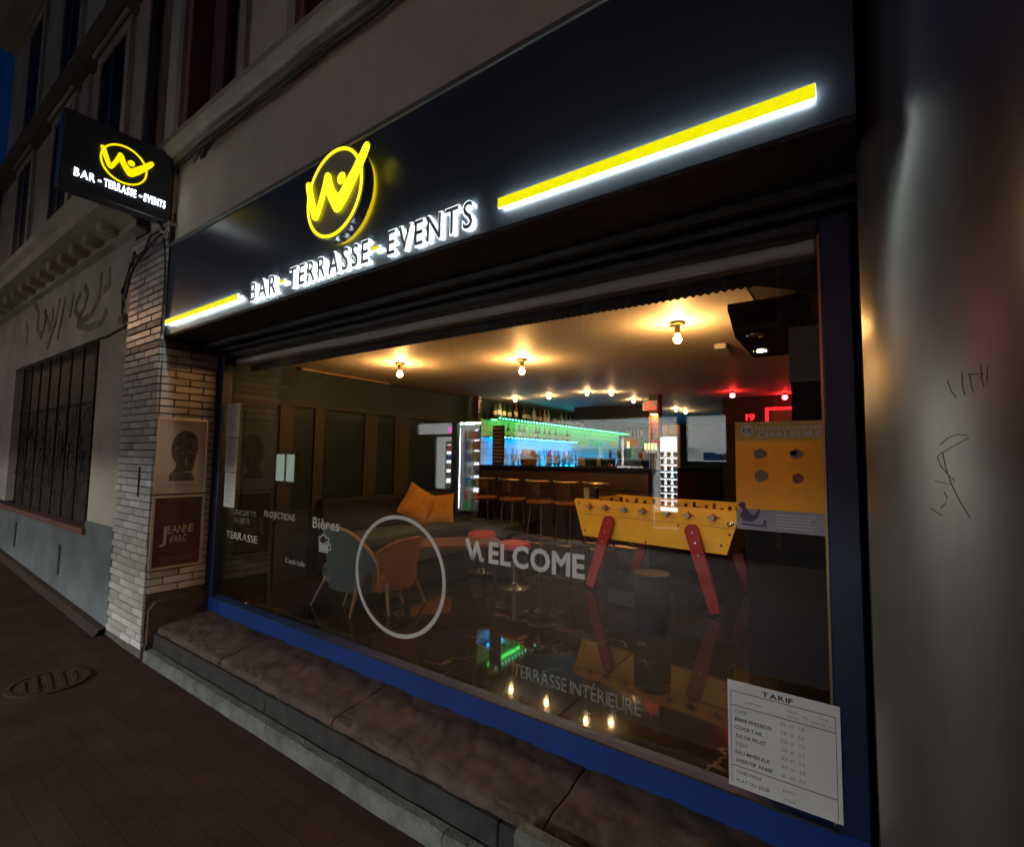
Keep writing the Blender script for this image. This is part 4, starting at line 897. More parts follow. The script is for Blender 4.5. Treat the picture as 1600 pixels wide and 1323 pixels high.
for x, y, lab in ((-1.33,7.2,'red bulb glowing on the ceiling over the middle of the back room'),(-0.75,7.75,'red bulb glowing beside the red neon frame')):
    t = thing('red_bulb', lab, 'light bulb', (x, y, CZ), 0, 'red bulbs at the back')
    MB().lathe([(0.03,-0.001),(0.025,-0.03)], 12).build('socket', 'black_paint', t); MB().sphere((0,0,-0.06),0.035).build('bulb', 'bulb_red', t, True)
sd = thing('smoke_detector', 'small white box fixed to the ceiling near the largest bulb', 'smoke detector', (-0.863,4.319,CZ))
MB().bbox(-0.045,0.045,-0.13,0.13,-0.045,-0.001,0.006).build('casing', 'paper', sd)

# dark ceiling box with two spots, black duct and inner pier at the right
bxs = thing('ceiling_box', 'black box hanging from the ceiling with two recessed spots in its base', 'ceiling box', (-0.45,3.1,2.33))
cbm = MB().prism([(-0.478,2.50),(-0.553,3.1),(-0.556,3.80),(-0.15,3.80),(-0.15,2.50)], 2.335, 2.36, 'z'); loc(cbm, bxs).build('box', 'gloss_black', bxs); loc(MB().box(-0.30,-0.16,2.7,3.7,2.3601,2.559), bxs).build('hanger', 'black_room', bxs)
def bspot(x, y, m, lab):
    t = thing('downlight', lab, 'spotlight', (x, y, 2.334), 0, 'downlights in the black box')
    MB().lathe([(0.03,-0.002),(0.048,-0.008),(0.05,-0.001),(0.03,-0.001)], 18, caps=False).build('rim', 'chrome', t, True); MB().lathe([(0.001,-0.004),(0.03,-0.003)], 14, caps=False).build('lens', m, t)
bspot(-0.442,3.10,'ink_grey','unlit downlight with a chrome rim in the black ceiling box'); bspot(-0.475,3.56,'spot_white','lit downlight dazzling in the black ceiling box')
dt_ = thing('ventilation_duct', 'big black duct hanging inside the top right corner of the window', 'duct', (-0.2,2.9,2.3))
loc(MB().prism([(-0.385,2.42),(0.0,2.30),(0.0,2.559),(-0.385,2.559)], 2.44, 4.0, 'y'), dt_).build('duct', 'black_paint', dt_)
loc(MB().box(-0.390,-0.386,2.44,4.0,2.418,2.428), dt_).build('edge_strip', 'brass', dt_)
pr2 = thing('inner_pier', 'grey and black pier standing inside the right end of the window', 'pier', (-0.1,2.4,FZ))
loc(MB().box(-0.205,0.02,2.305,2.55,1.93,2.16), pr2).build('grey_panel', 'concrete_grey', pr2); loc(MB().box(-0.20,0.02,2.31,2.55,FZ,1.929), pr2).build('pier_body', 'black_room', pr2)
cb2 = thing('black_cabinet', 'tall matt black cabinet back standing against the window under the yellow poster', 'cabinet', (-0.2,2.25,FZ))
loc(MB().bbox(-0.365,-0.01,2.20,2.30,FZ,1.34,0.006), cb2).build('carcass', 'black_room', cb2); loc(MB().bbox(-0.372,-0.005,2.19,2.301,1.341,1.365,0.003), cb2).build('top', 'black_paint', cb2)

# ------------------------------------------------------------------ bar
bar = thing('bar_counter', 'long dark wooden bar counter with stools in front at the back of the room', 'bar', (-3.45,6.2,FZ))
def bp(mb, name, m, parent=None): return loc(mb, bar).build(name, m, parent or bar)
bp(MB().bbox(-4.86,-2.06,5.90,6.55,1.445,1.485,0.008), 'counter_top', 'gloss_black')
bp(MB().box(-4.80,-2.10,6.02,6.45,FZ,1.444), 'counter_body', 'dark_wood')
bp(MB().box(-2.7,-2.10,6.4505,11.5,FZ,1.444), 'counter_return', 'dark_wood'); bp(MB().bbox(-2.75,-2.06,6.551,11.5,1.445,1.485,0.008), 'counter_top', 'gloss_black')
for i in range(10):
    x = -4.79+i*0.27
    bp(MB().bbox(x,x+0.262,6.0,6.019,FZ+0.06,1.18,0.004), 'front_board', 'dark_wood')
bp(MB().box(-4.80,-2.10,5.985,6.0185,1.20,1.444), 'apron', 'dark_wood')
bp(MB().tube([(-4.75,5.90,0.5),(-2.15,5.90,0.5)], 0.02, 8), 'foot_rail', 'brass')
bb = thing('back_bar', 'tiled back bar on the left wall lit green and blue by light strips', 'back bar', (-4.85,9,FZ))
def bbp(mb, name, m, parent=None): return loc(mb, bb).build(name, m, parent or bb)
tl = MB()
tw = 0.2
tmesh = MB().bbox(0,0.012,0,0.195,0,0.095,0.002).mesh('tile','white_tile'); n = 0
for j in range(29):
    for k in range(8):
        y = 6.2+j*0.2; z = 1.45+k*0.098
        if n < 290:
            link('tile', tmesh, bb, Vector((-4.989, y, z))-Vector(bb.location)); n += 1
bbp(MB().box(-4.9895,-4.986,6.2,12.0,1.44,2.24), 'tile_grout', 'concrete_grey')
bbp(MB().box(-4.988,-4.70,6.30,12.0,2.225,2.255), 'upper_shelf', 'dark_wood'); bbp(MB().box(-4.976,-4.72,6.30,12.0,1.42,1.45), 'lower_counter', 'dark_wood'); bbp(MB().box(-4.988,-4.74,6.30,12.0,FZ,1.419), 'lower_cabinet', 'dark_wood')
bbp(MB().box(-4.976,-4.80,6.30,9.4,1.93,1.945), 'middle_shelf', 'dark_wood'); bbp(MB().box(-4.706,-4.7005,6.30,12.0,2.195,2.2245), 'shelf_lip', 'dark_wood'); bbp(MB().box(-4.806,-4.8005,6.30,9.4,1.912,1.9295), 'shelf_lip', 'dark_wood')
bbp(MB().box(-4.85,-4.80,6.33,12.0,2.212,2.224), 'green_light_strip', 'led_green'); bbp(MB().box(-4.86,-4.82,6.33,9.4,1.918,1.929), 'blue_light_strip', 'led_cyan'); bbp(MB().box(-4.90,-4.86,6.33,12.0,1.4505,1.458), 'blue_light_strip', 'led_cyan')
dg_ = MB(); y = 6.35
while y < 12: dg_.box(-4.699,-4.690,y,y+0.03,2.225,2.248); y += 0.085+0.012*(y-6)
o = bbp(dg_, 'light_dots', 'led_dot_green'); o['kind'] = 'stuff'
dg_ = MB(); y = 6.35
while y < 9.3: dg_.box(-4.799,-4.79,y,y+0.03,1.928,1.946); y += 0.10
o = bbp(dg_, 'light_dots', 'led_dot_cyan'); o['kind'] = 'stuff'
dg_ = MB()
for i in range(5): dg_.box(-4.70,-4.69,11.97,11.99,1.95+i*0.055,1.97+i*0.055)
o = bbp(dg_, 'light_dots', 'led_dot_cyan'); o['kind'] = 'stuff'
bbp(MB().box(-4.988,-4.72,12.001,12.1,FZ,2.4), 'end_panel', 'black_room')
SHELF = {2.256: 'on the top shelf of the back bar', 1.451: 'on the tiled counter of the back bar', 1.946: 'on the middle shelf of the back bar'}
HUE = {'bottle_green': 'green', 'bottle_amber': 'amber', 'bottle_clear': 'clear'}
def bottle(x, y, z, h, m):
    t = thing('bottle', HUE[m]+' glass bottle standing '+SHELF[z], 'bottle', (x, y, z), 0, 'bottles along the back bar')
    r = h*0.13
    MB().lathe([(r*0.9,0),(r,0.01),(r,h*0.6),(r*0.4,h*0.76),(r*0.36,h*0.96),(r*0.42,h)], 10).build('glass', m, t, True)
    MB().lathe([(r*1.02,h*0.18),(r*1.02,h*0.45)], 10, caps=False).build('label_band', 'label_print', t)
    return t
proto = {}
bt = ['bottle_green','bottle_amber','bottle_clear','bottle_green']
def bottle_at(x, y, z, h, m):
    k = (m, round(h, 2), z)
    if k not in proto: proto[k] = bottle(x, y, z, round(h, 2), m); return
    c = copy_tree(proto[k]); c.location = (x, y, z); return c
y = 6.36
while y < 9.6: bottle_at(-4.76-rnd.uniform(0,.1), y, 2.256, rnd.choice([0.24,0.26,0.28]), rnd.choice(bt)); y += rnd.uniform(0.085,0.13)
y = 6.5
while y < 9.3: bottle_at(-4.80-rnd.uniform(0,.1), y, 1.451, rnd.choice([0.24,0.28,0.3]), rnd.choice(['bottle_clear','bottle_clear','bottle_amber','bottle_green'])); y += rnd.uniform(0.09,0.16)
y = 6.5
while y < 9.2: bottle_at(-4.86, y, 1.946, 0.24, rnd.choice(['bottle_clear','bottle_clear','bottle_amber'])); y += rnd.uniform(0.1,0.2)
# ivy post, chalkboard, things on the counter
iv = thing('ivy_post', 'ivy covered post at the left end of the bar', 'post', (-4.83,5.93,FZ))
MB().box(-0.05,0.05,-0.03,0.05,0,CZ-FZ-0.001).build('post', 'dark_wood', iv)
lv = MB()
for i in range(420):
    z = rnd.uniform(1.2,2.28); a = rnd.uniform(0,6.28); c = Vector((0.075*math.cos(a),0.06*math.sin(a)-0.01,z)); s_ = rnd.uniform(0.012,0.024)
    d1 = Vector((rnd.uniform(-1,1),rnd.uniform(-1,1),rnd.uniform(-1,1))).normalized(); d2 = d1.orthogonal().normalized()
    lv.add([c-d1*s_, c+d2*s_*0.6, c+d1*s_, c-d2*s_*0.6], [(0,1,2,3)])
o = lv.build('ivy_leaves', 'leaf', iv); o['kind'] = 'stuff'
chb = thing('chalkboard_menu', 'narrow black chalkboard menu with cream writing standing on the bar', 'chalkboard', (-4.52,6.1,1.486), R(4))
MB().bbox(-0.105,0.105,-0.012,0.012,0,0.61,0.004).build('board', 'chalk_black', chb)
for i, t_ in enumerate(('MENU','Bières','Pression','Bouteille','APERO','Planche','Cocktail','Vins','Softs','Café')):
    w_ = 0.15 if t_.isupper() else 0.165
    text_mb(t_, w_, 0.034 if t_.isupper() else 0.026, off=0.02, depth=0.0005, gap=0.08).xf(face_street(-0.085,-0.014,0.55-i*0.056)).build('chalk_line', 'chalk', chb)
bk = thing('wicker_basket', 'copper coloured basket standing on the bar beside the chalkboard', 'basket', (-4.02,6.2,1.486))
MB().lathe([(0.10,0),(0.125,0.02),(0.14,0.17),(0.128,0.17),(0.11,0.02)], 18).build('body', 'copper_wood', bk, True)
for z in (0.05,0.09,0.13): MB().lathe([(0.128+z*0.07,z-0.006),(0.137+z*0.07,z),(0.128+z*0.07,z+0.006)], 18, caps=False).build('band', 'brown_wood', bk)
for i in range(8):
    a = i*0.8; 
    MB().tube([(0.06*math.cos(a),0.06*math.sin(a),0.12),(0.09*math.cos(a),0.09*math.sin(a),0.24)], 0.018, 6).build('menu_roll', 'chalk', bk)
tr_ = thing('glass_rack', 'tray of upturned drinking glasses standing in the middle of the bar', 'tray', (-2.95,6.3,1.486))
MB().bbox(-0.28,0.28,-0.12,0.12,0,0.02,0.005).build('tray', 'black_paint', tr_)
for i in range(9):
    for j in range(2): MB().lathe([(0.026,0.021),(0.03,0.13)], 10).build('drinking_glass', 'bottle_clear' if rnd.random() > .4 else 'bottle_green', tr_)
for ch_i, ch in enumerate([c for c in tr_.children if c.name.startswith('drinking_glass')]): ch.location = (-0.24+(ch_i//2)*0.06, -0.05+(ch_i % 2)*0.09, 0)
tt = thing('beer_tap', 'black beer tap tower with bright badges at the right end of the bar', 'beer tap', (-2.36,6.22,1.486), R(10))
MB().bbox(-0.17,-0.12,-0.06,0.06,0,0.40,0.01).build('side_panel', 'chrome', tt); MB().bbox(-0.115,0.10,-0.06,0.06,0,0.42,0.01).build('tower', 'gloss_black', tt); MB().bbox(-0.2,0.14,-0.16,-0.065,0.0,0.03,0.004).build('drip_tray', 'chrome', tt)
for i in range(5):
    x = -0.09+i*0.045
    MB().lathe([(0.008,0.421),(0.012,0.46),(0.014,0.50)], 8, (x,0)).build('tap_handle', 'brass', tt)
MB().box(-0.09,-0.055,-0.064,-0.0605,0.26,0.35).build('badge', 'tap_lit', tt)
tt2 = thing('tap_badges', 'row of glowing tap badges right of the black tower', 'beer tap', (-2.16,6.3,1.486))
MB().bbox(-0.09,0.09,-0.03,0.03,0.20,0.25,0.005).build('rail', 'chrome', tt2); MB().tube([(0,0,0),(0,0,0.2)], 0.03, 10).build('stem', 'chrome', tt2)
for i in range(4): MB().bbox(-0.085+i*0.045,-0.05+i*0.045,-0.045,-0.031,0.24,0.33,0.004).build('badge', 'tap_lit', tt2)
for i, x in enumerate((-2.72,-2.60)):
    t = thing('beer_pump', ('chrome beer font with a dark handle nearer the tray of glasses','chrome beer font with a dark handle nearer the black tap tower')[i], 'beer tap', (x,6.25,1.486), 0, 'chrome beer fonts on the bar')
    MB().lathe([(0.05,0),(0.035,0.05),(0.02,0.07),(0.018,0.1)], 12).build('font', 'chrome', t, True); MB().lathe([(0.012,0.1),(0.022,0.2),(0.015,0.24)], 10).build('handle', 'dark_wood', t, True)
# brick column with exit sign
bc = thing('brick_column', 'narrow orange brick column lit red below the exit sign', 'column', (-2.36,7.05,FZ))
bcm = {}
for r_ in range(29):
    z = 0.004+r_*0.074
    for (a, b) in (((-0.075,0.02),(0.026,0.075)) if r_ % 2 else ((-0.075,-0.02),(-0.014,0.075))):
        k = (a, b)
        if k not in bcm: bcm[k] = MB().bbox(a,b,-0.075,0.0,0,0.066,0.004).mesh('brick','red_brick')
        link('brick', bcm[k], bc, (0, rnd.uniform(-.004,.004), z))
MB().box(-0.07,0.07,-0.065,0.1,0,CZ-FZ-0.001).build('mortar_core', 'mortar', bc)
wl = thing('column_lamp', 'small warm lamp shining down the brick column under the exit sign', 'lamp', (-2.33,6.90,2.25))
MB().bbox(-0.05,0.05,-0.02,0.06,0.0,0.03,0.006).build('lamp_body', 'paper', wl); MB().box(-0.04,0.04,-0.012,0.05,-0.004,-0.001).build('lamp_lens', 'column_lamp_lit', wl)
ex = thing('exit_sign', 'small white box sign with glowing red figures on top of the brick column', 'sign', (-2.39,6.93,2.31))
MB().bbox(-0.11,0.11,-0.03,0.03,0,0.145,0.006).build('casing', 'paper', ex)
te_ = text_mb('24', 0.07, 0.045, off=0.02, depth=0.002, gap=0.12).xf(face_street(-0.035,-0.032,0.085)); te_.build('lit_figures', 'exit_red', ex)
te_ = text_mb('10:05', 0.18, 0.05, off=0.02, depth=0.002, gap=0.12).xf(face_street(-0.09,-0.032,0.018)); te_.build('lit_figures', 'exit_red', ex)
cw = thing('stone_panel', 'pale block wall panel right of the brick column', 'wall', (-2.33,8.0,FZ))
bcm = {}
for r_ in range(11):
    z = 0.15+r_*0.16
    for (a, b) in (((-0.25,-0.08),(-0.07,0.05)) if r_ % 2 else ((-0.25,-0.14),(-0.13,0.05))):
        k = (a, b)
        if k not in bcm: bcm[k] = MB().bbox(a,b,0,0.06,0,0.15,0.006).mesh('block','cream_brick')
        link('block', bcm[k], cw, (0,rnd.uniform(-.004,.004),z))
MB().box(-0.25,0.05,0.02,0.12,0,1.90).build('block_core', 'mortar', cw)
nf = thing('neon_frame', 'glowing red neon frame on the wall at the back right', 'neon sign', (-0.82,7.9,2.1))
q = MB(); q.bbox(-0.2,0.2,-0.02,0.0,0.24,0.28,0.006); q.bbox(-0.2,0.2,-0.02,0.0,0,0.04,0.006); q.bbox(-0.2,-0.16,-0.02,0.0,0.041,0.239,0.006); q.bbox(0.16,0.2,-0.02,0.0,0.041,0.239,0.006); q.build('tube_frame', 'neon_red', nf)
MB().box(-0.159,0.159,-0.005,0.0,0.041,0.239).build('backing', 'maroon_print', nf)
nn = thing('red_numerals', 'small red glowing numerals on the dark wall left of the neon frame', 'sign', (-1.22,7.9,2.2))
text_mb('19', 0.12, 0.1, off=0.02, depth=0.003).xf(face_street(-0.06,0,0)).build('numeral', 'neon_red', nn)
bwl = thing('back_partition', 'dark partition wall closing the back right of the room', 'wall', (-0.9,8.0,FZ))
loc(MB().box(-1.62,0.34,7.95,8.05,FZ,CZ-0.001), bwl).build('partition', 'black_room', bwl)
for (r_, cnt) in ((0,0),): pass
sof = thing('bar_canopy', 'dark wooden canopy over the back of the bar', 'canopy', (-3.5,8.2,2.3))
loc(MB().box(-4.3,-2.72,8.2,8.3,2.33,CZ-0.001), sof).build('canopy_board', 'black_room', sof); loc(MB().box(-4.0,-2.9,8.185,8.199,2.30,2.33), sof).build('lower_edge', 'led_strip_off' if 'led_strip_off' in M else 'black_paint', sof)

# bar stools
def stool(i, x, y, lab, rz=0):
    t = thing('bar_stool', lab, 'bar stool', (x,y,FZ), rz, 'bar stools in front of the counter')
    MB().lathe([(0.17,0.735),(0.19,0.745),(0.195,0.765),(0.18,0.78),(0.10,0.784)], 20).build('seat', 'copper_wood', t, True)
    a = [R(200+i_*14) for i_ in range(11)]
    bk_ = MB().tube([(0.20*math.cos(q), 0.20*math.sin(q)-0.0, 1.03) for q in a], 0.013, 8); bk_.build('back_rail', 'brass', t, True)
    sp = MB()
    for q in (205,235,270,305,335):
        q = R(q); sp.tube([(0.165*math.cos(q),0.165*math.sin(q),0.77),(0.20*math.cos(q),0.20*math.sin(q),1.03)], 0.007, 6)
    sp.build('spindles', 'dark_wood', t)
    pn = MB(); aa = [R(230+j*8) for j in range(11)]
    pn.add([(0.192*math.cos(q),0.192*math.sin(q),z) for z in (0.86,1.0) for q in aa]+[(0.184*math.cos(q),0.184*math.sin(q),z) for z in (0.86,1.0) for q in aa],
           [(j,j+1,j+12,j+11) for j in range(10)]+[(22+j,22+j+11,22+j+12,22+j+1) for j in range(10)]+[(11+j,12+j,34+j,33+j) for j in range(10)]+[(j,22+j,23+j,j+1) for j in range(10)]); pn.build('back_panel', 'dark_wood', t)
    for q in (45,135,225,315):
        q = R(q); MB().tube([(0.13*math.cos(q),0.13*math.sin(q),0.735),(0.21*math.cos(q),0.21*math.sin(q),0.0)], 0.013, 6).build('leg', 'dark_wood', t)
    MB().tube([(0.185*math.cos(q_*math.pi/8),0.185*math.sin(q_*math.pi/8),0.25) for q_ in range(16)], 0.008, 6, closed=True).build('foot_ring', 'brass', t)
for i, (x, y, lab) in enumerate(((-4.40,5.62,'bar stool nearest the ivy post'),(-3.89,5.60,'second bar stool from the ivy post'),(-3.38,5.52,'middle bar stool of the five at the counter'),(-2.98,5.56,'fourth bar stool from the ivy post'),(-2.58,5.60,'bar stool behind the left end of the yellow football table'))): stool(i, x, y, lab, R(rnd.uniform(-12,12)))

# ------------------------------------------------------------------ football table
ft = thing('football_table', 'yellow football table with red splayed legs near the window', 'football table', (-1.62,4.62,FZ), R(-6.5))
def ftp(mb, name, m, parent=None, smooth=False): return mb.build(name, m, parent or ft, smooth)
TX, BX, TZ, BZ = 0.845, 0.725, 0.905, 0.525
def trap(y0, y1): return MB().prism([(-BX,BZ),(BX,BZ),(TX-0.01,TZ-0.03),(TX-0.02,TZ),(-TX+0.02,TZ),(-TX+0.01,TZ-0.03)], y0, y1)
ftp(trap(-0.02,0.012), 'front_panel', 'yellow_paint'); ftp(trap(0.86,0.892), 'rear_panel', 'yellow_paint')
ftp(MB().box(-BX+0.05,BX-0.05,0.0125,0.8595,BZ+0.02,TZ-0.16), 'pitch_box', 'green_panel')
for s_ in (-1,1):
    ftp(MB().prism([(s_*(BX-0.03),BZ),(s_*BX,BZ),(s_*TX*0.985,TZ-0.01),(s_*(TX*0.985-0.03),TZ-0.01)], 0.0125, 0.8595), 'end_panel', 'yellow_paint')
ftp(MB().box(-TX+0.03,TX-0.03,-0.0225,-0.0205,0.752,0.755), 'seam_line', 'dark_wood')
for i, x in enumerate((-0.64,-0.45,-0.24,-0.04,0.20,0.40,0.62)):
    m_ = 'red_paint' if i not in (2,) else 'bolt'
    ftp(MB().prism([(x-0.062,0.835),(x-0.03,0.842),(x,0.872),(x+0.03,0.842),(x+0.062,0.835),(x+0.03,0.828),(x,0.798),(x-0.03,0.828)], -0.028,-0.0205), 'rod_plate', m_ if i < 4 else 'print_red')
    rd = ftp(MB().tube([(x,-0.06,0.835),(x,0.95,0.835)], 0.008, 8), 'rod', 'chrome')
    MB().tube([(x,-0.062,0.835),(x,-0.0285,0.835)], 0.021, 12).build('rod_bush', 'bolt', rd)
    for j in range(3):
        y = 0.2+j*0.22
        MB().bbox(x-0.012,x+0.012,y-0.018,y+0.018,0.76,0.90,0.005).build('player', 'red_paint' if i % 2 else 'gloss_black', rd)
    if i in (1,3,5): MB().tube([(x,0.955,0.835),(x,1.07,0.835)], 0.016, 10).build('handle', 'black_paint', rd)
for (x, z) in ((-0.78,0.86),(-0.70,0.58),(0.68,0.60),(0.75,0.70),(-0.02,0.545),(0.30,0.735),(0.78,0.79)):
    ftp(MB().lathe([(0.001,0.005),(0.009,0.004),(0.011,0.0)], 10, caps=False).xf(face_street(x,-0.0205,z)), 'screw', 'dark_wood')
ftp(MB().lathe([(0.012,0.008),(0.022,0.006),(0.024,0.0)], 14, caps=False).xf(face_street(0.755,-0.0205,0.79)), 'coin_lock', 'chrome')
def leg(x0, x1, y):
    L = Vector((x1-x0, 0, -0.70)); d = L.normalized(); a = Vector((d.z,0,-d.x))
    pts = []
    for t_ in range(7):
        q = math.pi*t_/6; pts.append((0.062*math.cos(q), 0.062*math.sin(q)))
    poly = [(p[0],p[1]) for p in pts]+[(-0.047,-0.70),(0.047,-0.70)]
    mb = MB().prism(poly, -0.02, 0.02)
    ang = math.atan2(x1-x0, 0.70); mb.xf(Matrix.Translation((x0,y,0.70)) @ Matrix.Rotation(-ang, 4, 'Y') if False else Matrix.Translation((x0,y,0.70)) @ Matrix.Rotation(ang, 4, 'Y') @ Matrix.Scale(1,4))
    return mb
for x0, x1, y in ((-0.40,-0.62,-0.055),(0.44,0.64,-0.055),(-0.40,-0.62,0.925),(0.44,0.64,0.925)):
    ang = math.atan2(x0-x1, 0.68)
    poly = [(0.06*math.cos(math.pi*t_/8), 0.06*math.sin(math.pi*t_/8)) for t_ in range(9)]+[(-0.046,-0.70),(0.046,-0.70)]
    lg_ = MB().prism(poly, -0.02, 0.02).xf(Matrix.Translation((x0,y,0.70)) @ Matrix.Rotation(ang, 4, 'Y'))
    zmin = min(v[2] for v in lg_.v); lg_.v = [(v[0], v[1], v[2] if v[2] > 0.1 else max(v[2], 0.0)) for v in lg_.v]
    lo = ftp(lg_, 'leg', 'red_paint')
    if y < 0:
        for t_ in (0.03,0.12,0.22):
            px_ = x0+(x1-x0)*t_/0.7; MB().lathe([(0.001,0.006),(0.009,0.005),(0.011,0.0)], 10, caps=False).xf(face_street(px_, y-0.0203, 0.72-t_)).build('bolt', 'bolt', lo)
gs = thing('beer_glass', 'small glass left standing on the left corner of the football table', 'glass', (-2.36,4.80,1.176))
MB().lathe([(0.028,0),(0.036,0.11),(0.033,0.11),(0.026,0.01)], 14).build('glass', 'bottle_clear', gs, True); MB().lathe([(0.025,0.011),(0.030,0.07)], 12).build('drink', 'bottle_amber', gs)
ck = thing('drinks_can', 'dark drinks can beside the small glass on the football table', 'can', (-2.27,4.84,1.176))
MB().lathe([(0.028,0),(0.033,0.008),(0.033,0.105),(0.026,0.118)], 16).build('can', 'gloss_black', ck, True); MB().lathe([(0.026,0.1185),(0.024,0.116),(0.001,0.116)], 14, caps=False).build('lid', 'chrome', ck)
bn = thing('black_bin', 'slim black cylinder bin with a pale rim on the floor below the football table', 'bin', (-1.33,3.86,FZ))
MB().lathe([(0.13,0),(0.14,0.02),(0.14,0.40),(0.13,0.42)], 28).build('drum', 'black_room', bn, True); MB().lathe([(0.133,0.4205),(0.141,0.43),(0.137,0.438),(0.12,0.43),(0.001,0.43)], 28, caps=False).build('rim', 'black_paint', bn, True)
cr = thing('speaker_wedge', 'low black floor speaker lying under the football table', 'speaker', (-1.62,4.35,FZ), R(-12))
MB().prism([(-0.26,0),(0.26,0),(0.26,0.16),(-0.26,0.22)], -0.15, 0.15).build('cabinet', 'gloss_black', cr); MB().box(-0.22,0.22,-0.158,-0.1505,0.03,0.15).build('grille', 'ink', cr)

# ------------------------------------------------------------------ lounge corner
def armchair(name, lab, loc_, rz, fab, w_, hback, leg_m, round_top=True, wing=0.26):
    t = thing(name, lab, 'armchair', loc_, rz)
    # curved shell: local -Y is the outside of the back
    n = 20; vs = []; fs = []; rows = 12
    sb, st = 0.17, hback
    def shell(th):
        out = []
        for j in range(rows+1):
            v = j/rows
            for i in range(n+1):
                u = -1+2*i/n
                if round_top: top = sb+(st-sb)*(1-0.55*abs(u)**3.2)
                else: top = st-0.10*abs(u)**3
                z = sb+(top-sb)*v
                x = u*(w_/2)*(1-0.10*(1-v))*(1.0-0.05*u*u); y = wing*abs(u)**2.2-0.06*v
                ins = th*(1 if th == 0 else 1)
                out.append((x*(1-ins*0.9), y+ins*0.7, z-(ins*0.2 if v > 0.9 else 0)))
        return out
    a = shell(0); b = shell(0.08); k = len(a)
    N = n+1
    for j in range(rows):
        for i in range(n):
            fs.append((j*N+i, j*N+i+1, (j+1)*N+i+1, (j+1)*N+i)); fs.append((k+j*N+i, k+(j+1)*N+i, k+(j+1)*N+i+1, k+j*N+i+1))
    for i in range(n):
        fs.append((rows*N+i, rows*N+i+1, k+rows*N+i+1, k+rows*N+i)); fs.append((i, k+i, k+i+1, i+1))
    for j in range(rows):
        fs.append((j*N, (j+1)*N, k+(j+1)*N, k+j*N)); fs.append((j*N+n, k+j*N+n, k+(j+1)*N+n, (j+1)*N+n))
    sh = MB().add(a+b, fs).build('back_shell', fab, t, True)
    edge = [a[j*N] for j in range(rows+1)]+[a[rows*N+i] for i in range(1, n+1)]+[a[j*N+n] for j in range(rows-1, -1, -1)]
    MB().tube([(e[0]*0.985, e[1]+0.004, e[2]+0.004) for e in edge], 0.014, 8).build('piping', 'tan_piping' if round_top else fab, sh, True)
    cu = MB().bbox(-w_*0.40, w_*0.40, 0.05, 0.52, 0.22, 0.36, 0.03); cu.build('seat_cushion', fab, t, True)
    for (x, y, dx, dy) in ((-w_*0.30,0.06,-0.07,-0.10),(w_*0.30,0.06,0.05,-0.10),(-w_*0.30,0.46,-0.05,0.06),(w_*0.30,0.46,0.05,0.06)):
        MB().tube([(x,y,0.24),(x+dx,y+dy,0.0)], 0.019, 8, r1=0.011).build('leg', leg_m, t, True)
    return t
armchair('armchair', 'sage green armchair with a rounded back and tan piping, back to the window', (-3.68,2.64,FZ), R(-2), 'sage_fabric', 0.76, 0.71, 'pale_wood', True, 0.22)
armchair('armchair', 'orange armchair with splayed wooden legs beside the sage green one', (-3.26,3.06,FZ), R(95), 'orange_fabric', 0.58, 0.60, 'pale_wood', False, 0.14)
sf = thing('corner_sofa', 'green upholstered bench sofa along the dark wall', 'sofa', (-4.6,4.4,FZ))
def sp_(mb, name, m): return loc(mb, sf).build(name, m, sf, True)
for a, b in ((3.25,4.4),(4.405,5.6)):
    sp_(MB().bbox(-4.93,-4.32,a,b,FZ+0.30,FZ+0.45,0.03), 'seat_cushion', 'green_fabric'); sp_(MB().bbox(-4.95,-4.78,a,b,FZ+0.452,FZ+0.84,0.03), 'back_cushion', 'black_room')
sp_(MB().box(-4.95,-4.36,3.27,5.58,FZ+0.06,FZ+0.299), 'base', 'green_fabric')
for x, y in ((-4.4,3.35),(-4.4,5.5),(-4.9,3.35),(-4.9,5.5)): sp_(MB().lathe([(0.02,FZ),(0.025,FZ+0.06)], 10, (x,y)), 'foot', 'dark_wood')
bs = thing('rear_bench', 'green upholstered bench under the far end of the dark wall', 'bench', (-3.9,5.3,FZ))
loc(MB().bbox(-4.30,-3.75,5.2,5.75,FZ+0.27,FZ+0.44,0.03), bs).build('seat_cushion', 'green_fabric', bs, True); loc(MB().box(-4.26,-3.79,5.24,5.72,FZ,FZ+0.269), bs).build('base', 'black_room', bs)
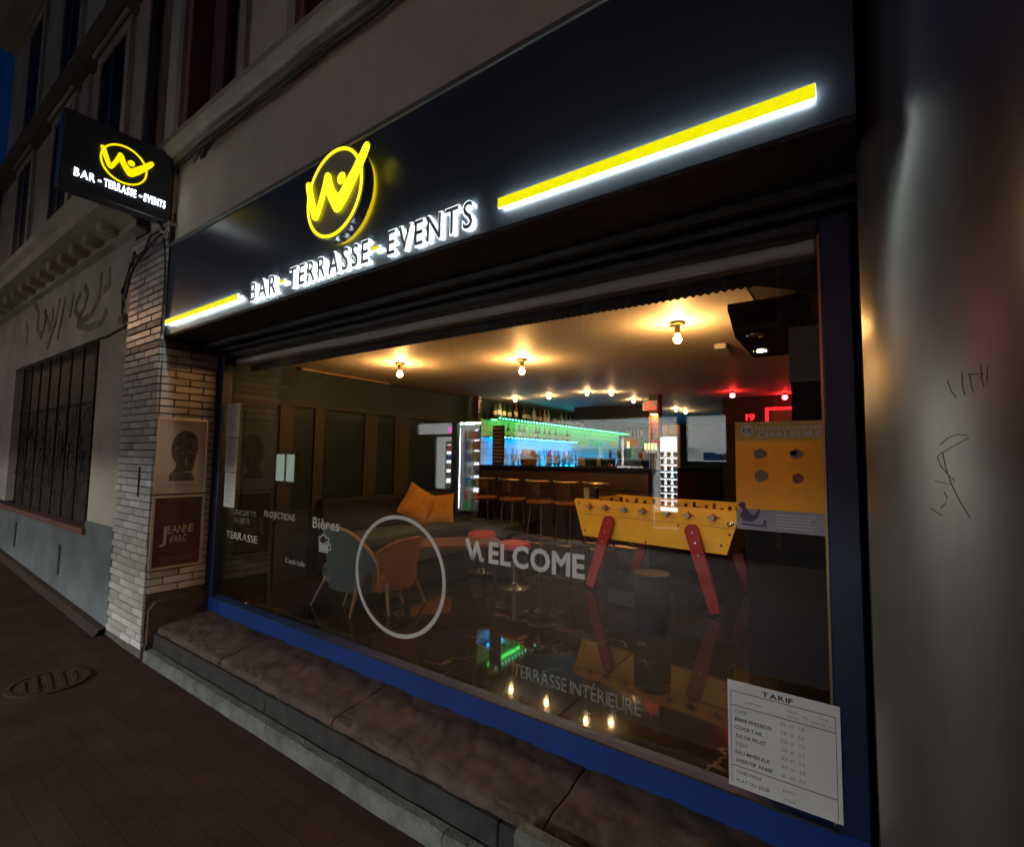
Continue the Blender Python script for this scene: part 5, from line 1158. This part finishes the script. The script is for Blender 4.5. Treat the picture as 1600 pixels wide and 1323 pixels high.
def cushion(lab, loc_, rot, s_=0.24):
    n = 10; vs = []; fs = []
    for sgn in (1,-1):
        for j in range(n+1):
            for i in range(n+1):
                u, v = -1+2*i/n, -1+2*j/n
                pinch = 1-0.10*(1-u*u*0) * ((1-abs(v)**2) if abs(u) > 0.99 else 0)
                h = 0.085*((1-u**4)*(1-v**4))**0.6
                cx = u*(1-0.07*(1-v*v)); cz = v*(1-0.07*(1-u*u))
                vs.append((cx*s_, sgn*h+0.006*math.sin(7*u+3*v), cz*s_))
    N = n+1; k = N*N
    for q in range(2):
        for j in range(n):
            for i in range(n):
                f_ = (q*k+j*N+i, q*k+j*N+i+1, q*k+(j+1)*N+i+1, q*k+(j+1)*N+i); fs.append(f_ if q else f_[::-1])
    o = MB().add(vs, fs).build('cushion', 'mustard_fabric', None, True)
    o.location = loc_; o.rotation_euler = rot
    return tag(o, lab, 'cushion', 'mustard cushions on the green sofa')
cushion('mustard cushion tipped up on one corner on the green sofa', (-4.66,4.55,FZ+0.70), (R(-14), R(30), R(52)), 0.22)
cushion('mustard cushion lying square against the tipped cushion', (-4.50,4.78,FZ+0.64), (R(-20), R(-6), R(28)), 0.20)
lt_ = thing('low_table', 'low reddish wooden table between the sofa and the orange chair', 'table', (-3.55,3.95,FZ), R(52))
MB().prism([(-0.55,-0.20),(-0.48,-0.27),(0.48,-0.27),(0.55,-0.20),(0.55,0.20),(0.48,0.27),(-0.48,0.27),(-0.55,0.20)], 0.40, 0.43, 'z').build('tabletop', 'brown_wood', lt_)
for x in (-0.42,0.42):
    for y in (-0.18,0.18): MB().tube([(x,y,0.40),(x*1.08,y*1.1,0.0)], 0.02, 8, r1=0.013).build('leg', 'dark_wood', lt_)
def rstool(x, y, lab):
    t = thing('red_stool', lab, 'stool', (x,y,FZ), 0, 'red topped stools')
    MB().lathe([(0.15,0.40),(0.165,0.415),(0.165,0.445),(0.15,0.465),(0.08,0.472),(0.001,0.473)], 24, caps=False).build('seat', 'red_vinyl', t, True)
    MB().lathe([(0.155,0.36),(0.155,0.40)], 24).build('seat_rim', 'gloss_black', t, True)
    MB().lathe([(0.16,0),(0.165,0.015),(0.05,0.035),(0.028,0.06),(0.026,0.36)], 20).build('pedestal', 'chrome', t, True)
rstool(-3.55,4.50,'red topped stool standing farther back beside the low table'); rstool(-2.87,4.19,'red topped stool standing nearer, behind the welcome lettering')
